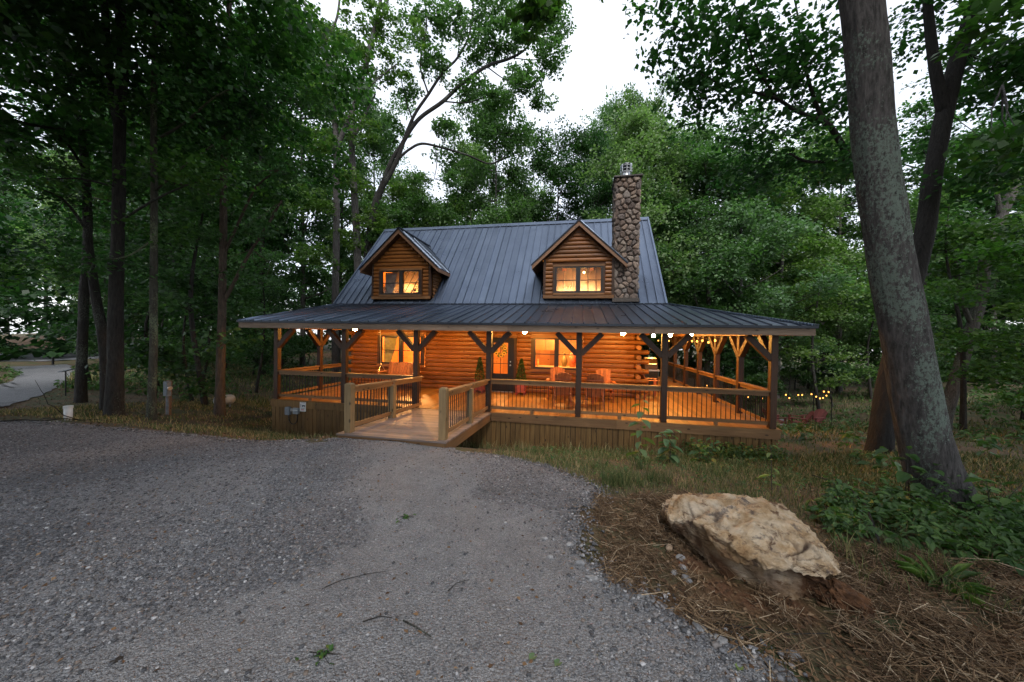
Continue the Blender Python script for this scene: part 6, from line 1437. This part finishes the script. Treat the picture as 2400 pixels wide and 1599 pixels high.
# the rest of the wood: many of a kind, told apart by where they stand
r = np.random.default_rng(99)
LEFTZ = [(-900, -20, 'beyond the left edge of the lane'), (-20, 110, 'along the lane at the far left'), (110, 215, 'behind the slim trunk bent beside the lane'), (215, 300, 'behind the thick twin trunk'), (300, 385, 'between the twin trunk and the utility post'), (385, 470, 'just right of the utility post'), (470, 560, 'behind the straight brown trunk'), (560, 640, 'just left of the porch corner'), (640, 900, 'seen through the left end of the porch')]
RIGHTZ = [(1500, 1640, 'behind the right roof corner'), (1640, 1760, 'beyond the open right side porch'), (1760, 1850, 'right beside the porch roof end'), (1850, 1930, 'straight behind the fire pit lights'), (1930, 2030, 'between the fire pit and the leaning trunk'), (2030, 2220, 'hidden behind the leaning trunk'), (2220, 2320, 'next to the crooked mossy trunk'), (2320, 2420, 'at the right edge of the view'), (2420, 3400, 'past the right edge of the clearing')]
BACKZ = [(500, 800, 'behind the left roof end'), (800, 1000, 'behind the left dormer'), (1000, 1250, 'behind the middle of the ridge'), (1250, 1400, 'behind the right dormer'), (1400, 1700, 'behind the stone chimney')]
PLACED = []
def wood_fill(kinds, n, pxr, Dr, sc, what, group, zones, cat='tree', name='tree', avoid=2.0, sz=None):
    done = []; tries = 0
    while len(done) < n and tries < 4000:
        tries += 1; px = r.uniform(*pxr); D = Dr[0]+(Dr[1]-Dr[0])*r.random()**.8; p = at(px, 790, D=D)
        if inside(drive, p[:1], p[1:2])[0] or inside(lane, p[:1], p[1:2])[0] or (DX0-2.2 < p[0] < DX1+2.5 and 7 < p[1] < 23): continue
        if -80 < px < 245 and D > 21: continue
        if any((p[0]-q[0])**2+(p[1]-q[1])**2 < avoid**2 for q in done): continue
        done.append(p); ki = int(r.integers(len(kinds))); kd = kinds[ki]; s = sc*r.uniform(.8, 1.2)
        zone = next((z for a, b_, z in zones if a <= px < b_), zones[-1][2]); t3 = Dr[0]+(Dr[1]-Dr[0])/3; t6 = Dr[0]+(Dr[1]-Dr[0])*2/3
        size = 'tall' if s > sc*1.06 else 'smaller' if s < sc*.93 else 'middling'
        PLACED.append((px, tree(kd, p[0], p[1], r.random()*6.28, s, '%s %s %s %s' % (size, ('near', 'deeper standing', 'farthest')[(D > t3)+(D > t6)], what, zone), cat, group, name)))
wood_fill(CAN, 18, (-500, 560), (17, 46), 1.0, 'dark forest tree', 'forest trees left of the cabin', LEFTZ)
wood_fill(UND, 40, (-500, 700), (12.5, 38), 1.0, 'leafy young tree', 'understory trees left of the cabin', LEFTZ, 'young tree', 'young_tree', 1.5)
wood_fill(CAN, 9, (1990, 2700), (15, 42), 1.0, 'dark forest tree', 'forest trees right of the cabin', RIGHTZ)
wood_fill([CAN[2], CAN[4], CAN[0], CAN[5]], 5, (1700, 2000), (30, 50), .85, 'forest tree', 'forest trees behind the fire pit', RIGHTZ, avoid=3.0)
wood_fill(UND, 34, (1720, 2700), (20, 38), 1.0, 'leafy young tree', 'understory trees right of the cabin', RIGHTZ, 'young tree', 'young_tree', 1.6)
wood_fill(UND, 12, (2240, 2700), (9, 18), .9, 'shade grown sapling', 'understory trees at the right edge', RIGHTZ, 'young tree', 'young_tree', 1.6)
wood_fill([CAN[2], CAN[4], CAN[5], CAN[0]], 14, (600, 1640), (40, 56), 1.0, 'far forest tree', 'forest trees far behind the cabin', BACKZ)
wood_fill(UND, 14, (600, 1640), (26, 40), 1.2, 'leafy young tree', 'young trees behind the cabin', BACKZ, 'young tree', 'young_tree')
by_label = {}
for px, o in PLACED: by_label.setdefault(o['label'], []).append((px, o))
for l, q in by_label.items():
    if len(q) > 1:
        for i, (px, o) in enumerate(sorted(q, key=lambda t: t[0])): o['label'] = ('leftmost' if i == 0 else 'rightmost' if i == len(q)-1 else 'second from left' if i == 1 else 'third from left')+' '+l
# unseen trees added beside and behind the camera to shade the drive
for i, (x, y, kd, s) in enumerate(((-14, 1, 3, 1.0), (-11, -5, 1, 1.0), (-16, 6, 0, 1.0), (-6.0, -1.2, 9, 1.0), (-9.5, .5, 9, 1.0), (-4.5, -5.0, 9, 1.05), (-11.5, 3.0, 9, 1.0), (-8.0, -4.5, 9, 1.1), (-5.2, -8.5, 5, 1.1), (-8.2, -7.6, 3, 1.15), (-11.5, -6.5, 5, 1.1), (-6.5, -12.5, 5, 1.15), (9.5, -7.5, 5, 1.0), (-13.0, -1.5, 5, 1.1), (9, -3, 3, .95), (9, 3.0, 1, .95), (12, 7, 5, .9), (-9, -10, 5, 1.1), (-20, -3, 5, 1.1), (-15, -8, 3, 1.0), (14, -8, 5, 1.1), (14, 1, 4, 1.0), (-13, -14, 4, 1.1))):
    tree(CAN[kd], x, y, i*1.3, s, 'unseen tall tree added outside the view to shade the gravel drive', 'tree', 'unseen trees added to shade the drive')
# the far wood that closes every gap
def far_wood():
    cr = Crown(4242); rr = np.random.default_rng(8)
    for k in range(900):
        a = math.radians(YAW)+rr.uniform(-1.25, 1.25); d = rr.uniform(56, 78); x, y = d*math.sin(a), d*math.cos(a); z = h1(x, y)
        if -44 < x < -30 and d < 60: continue
        cr.cloud((x, y, z+rr.uniform(.3, 15)), (3.2, 3.2, 2.2), 6, 16, .75, None, 1.5)
    return cr.mesh('far_wood', L_DEEP)
tag(link('far_wood', far_wood()), kind='stuff')
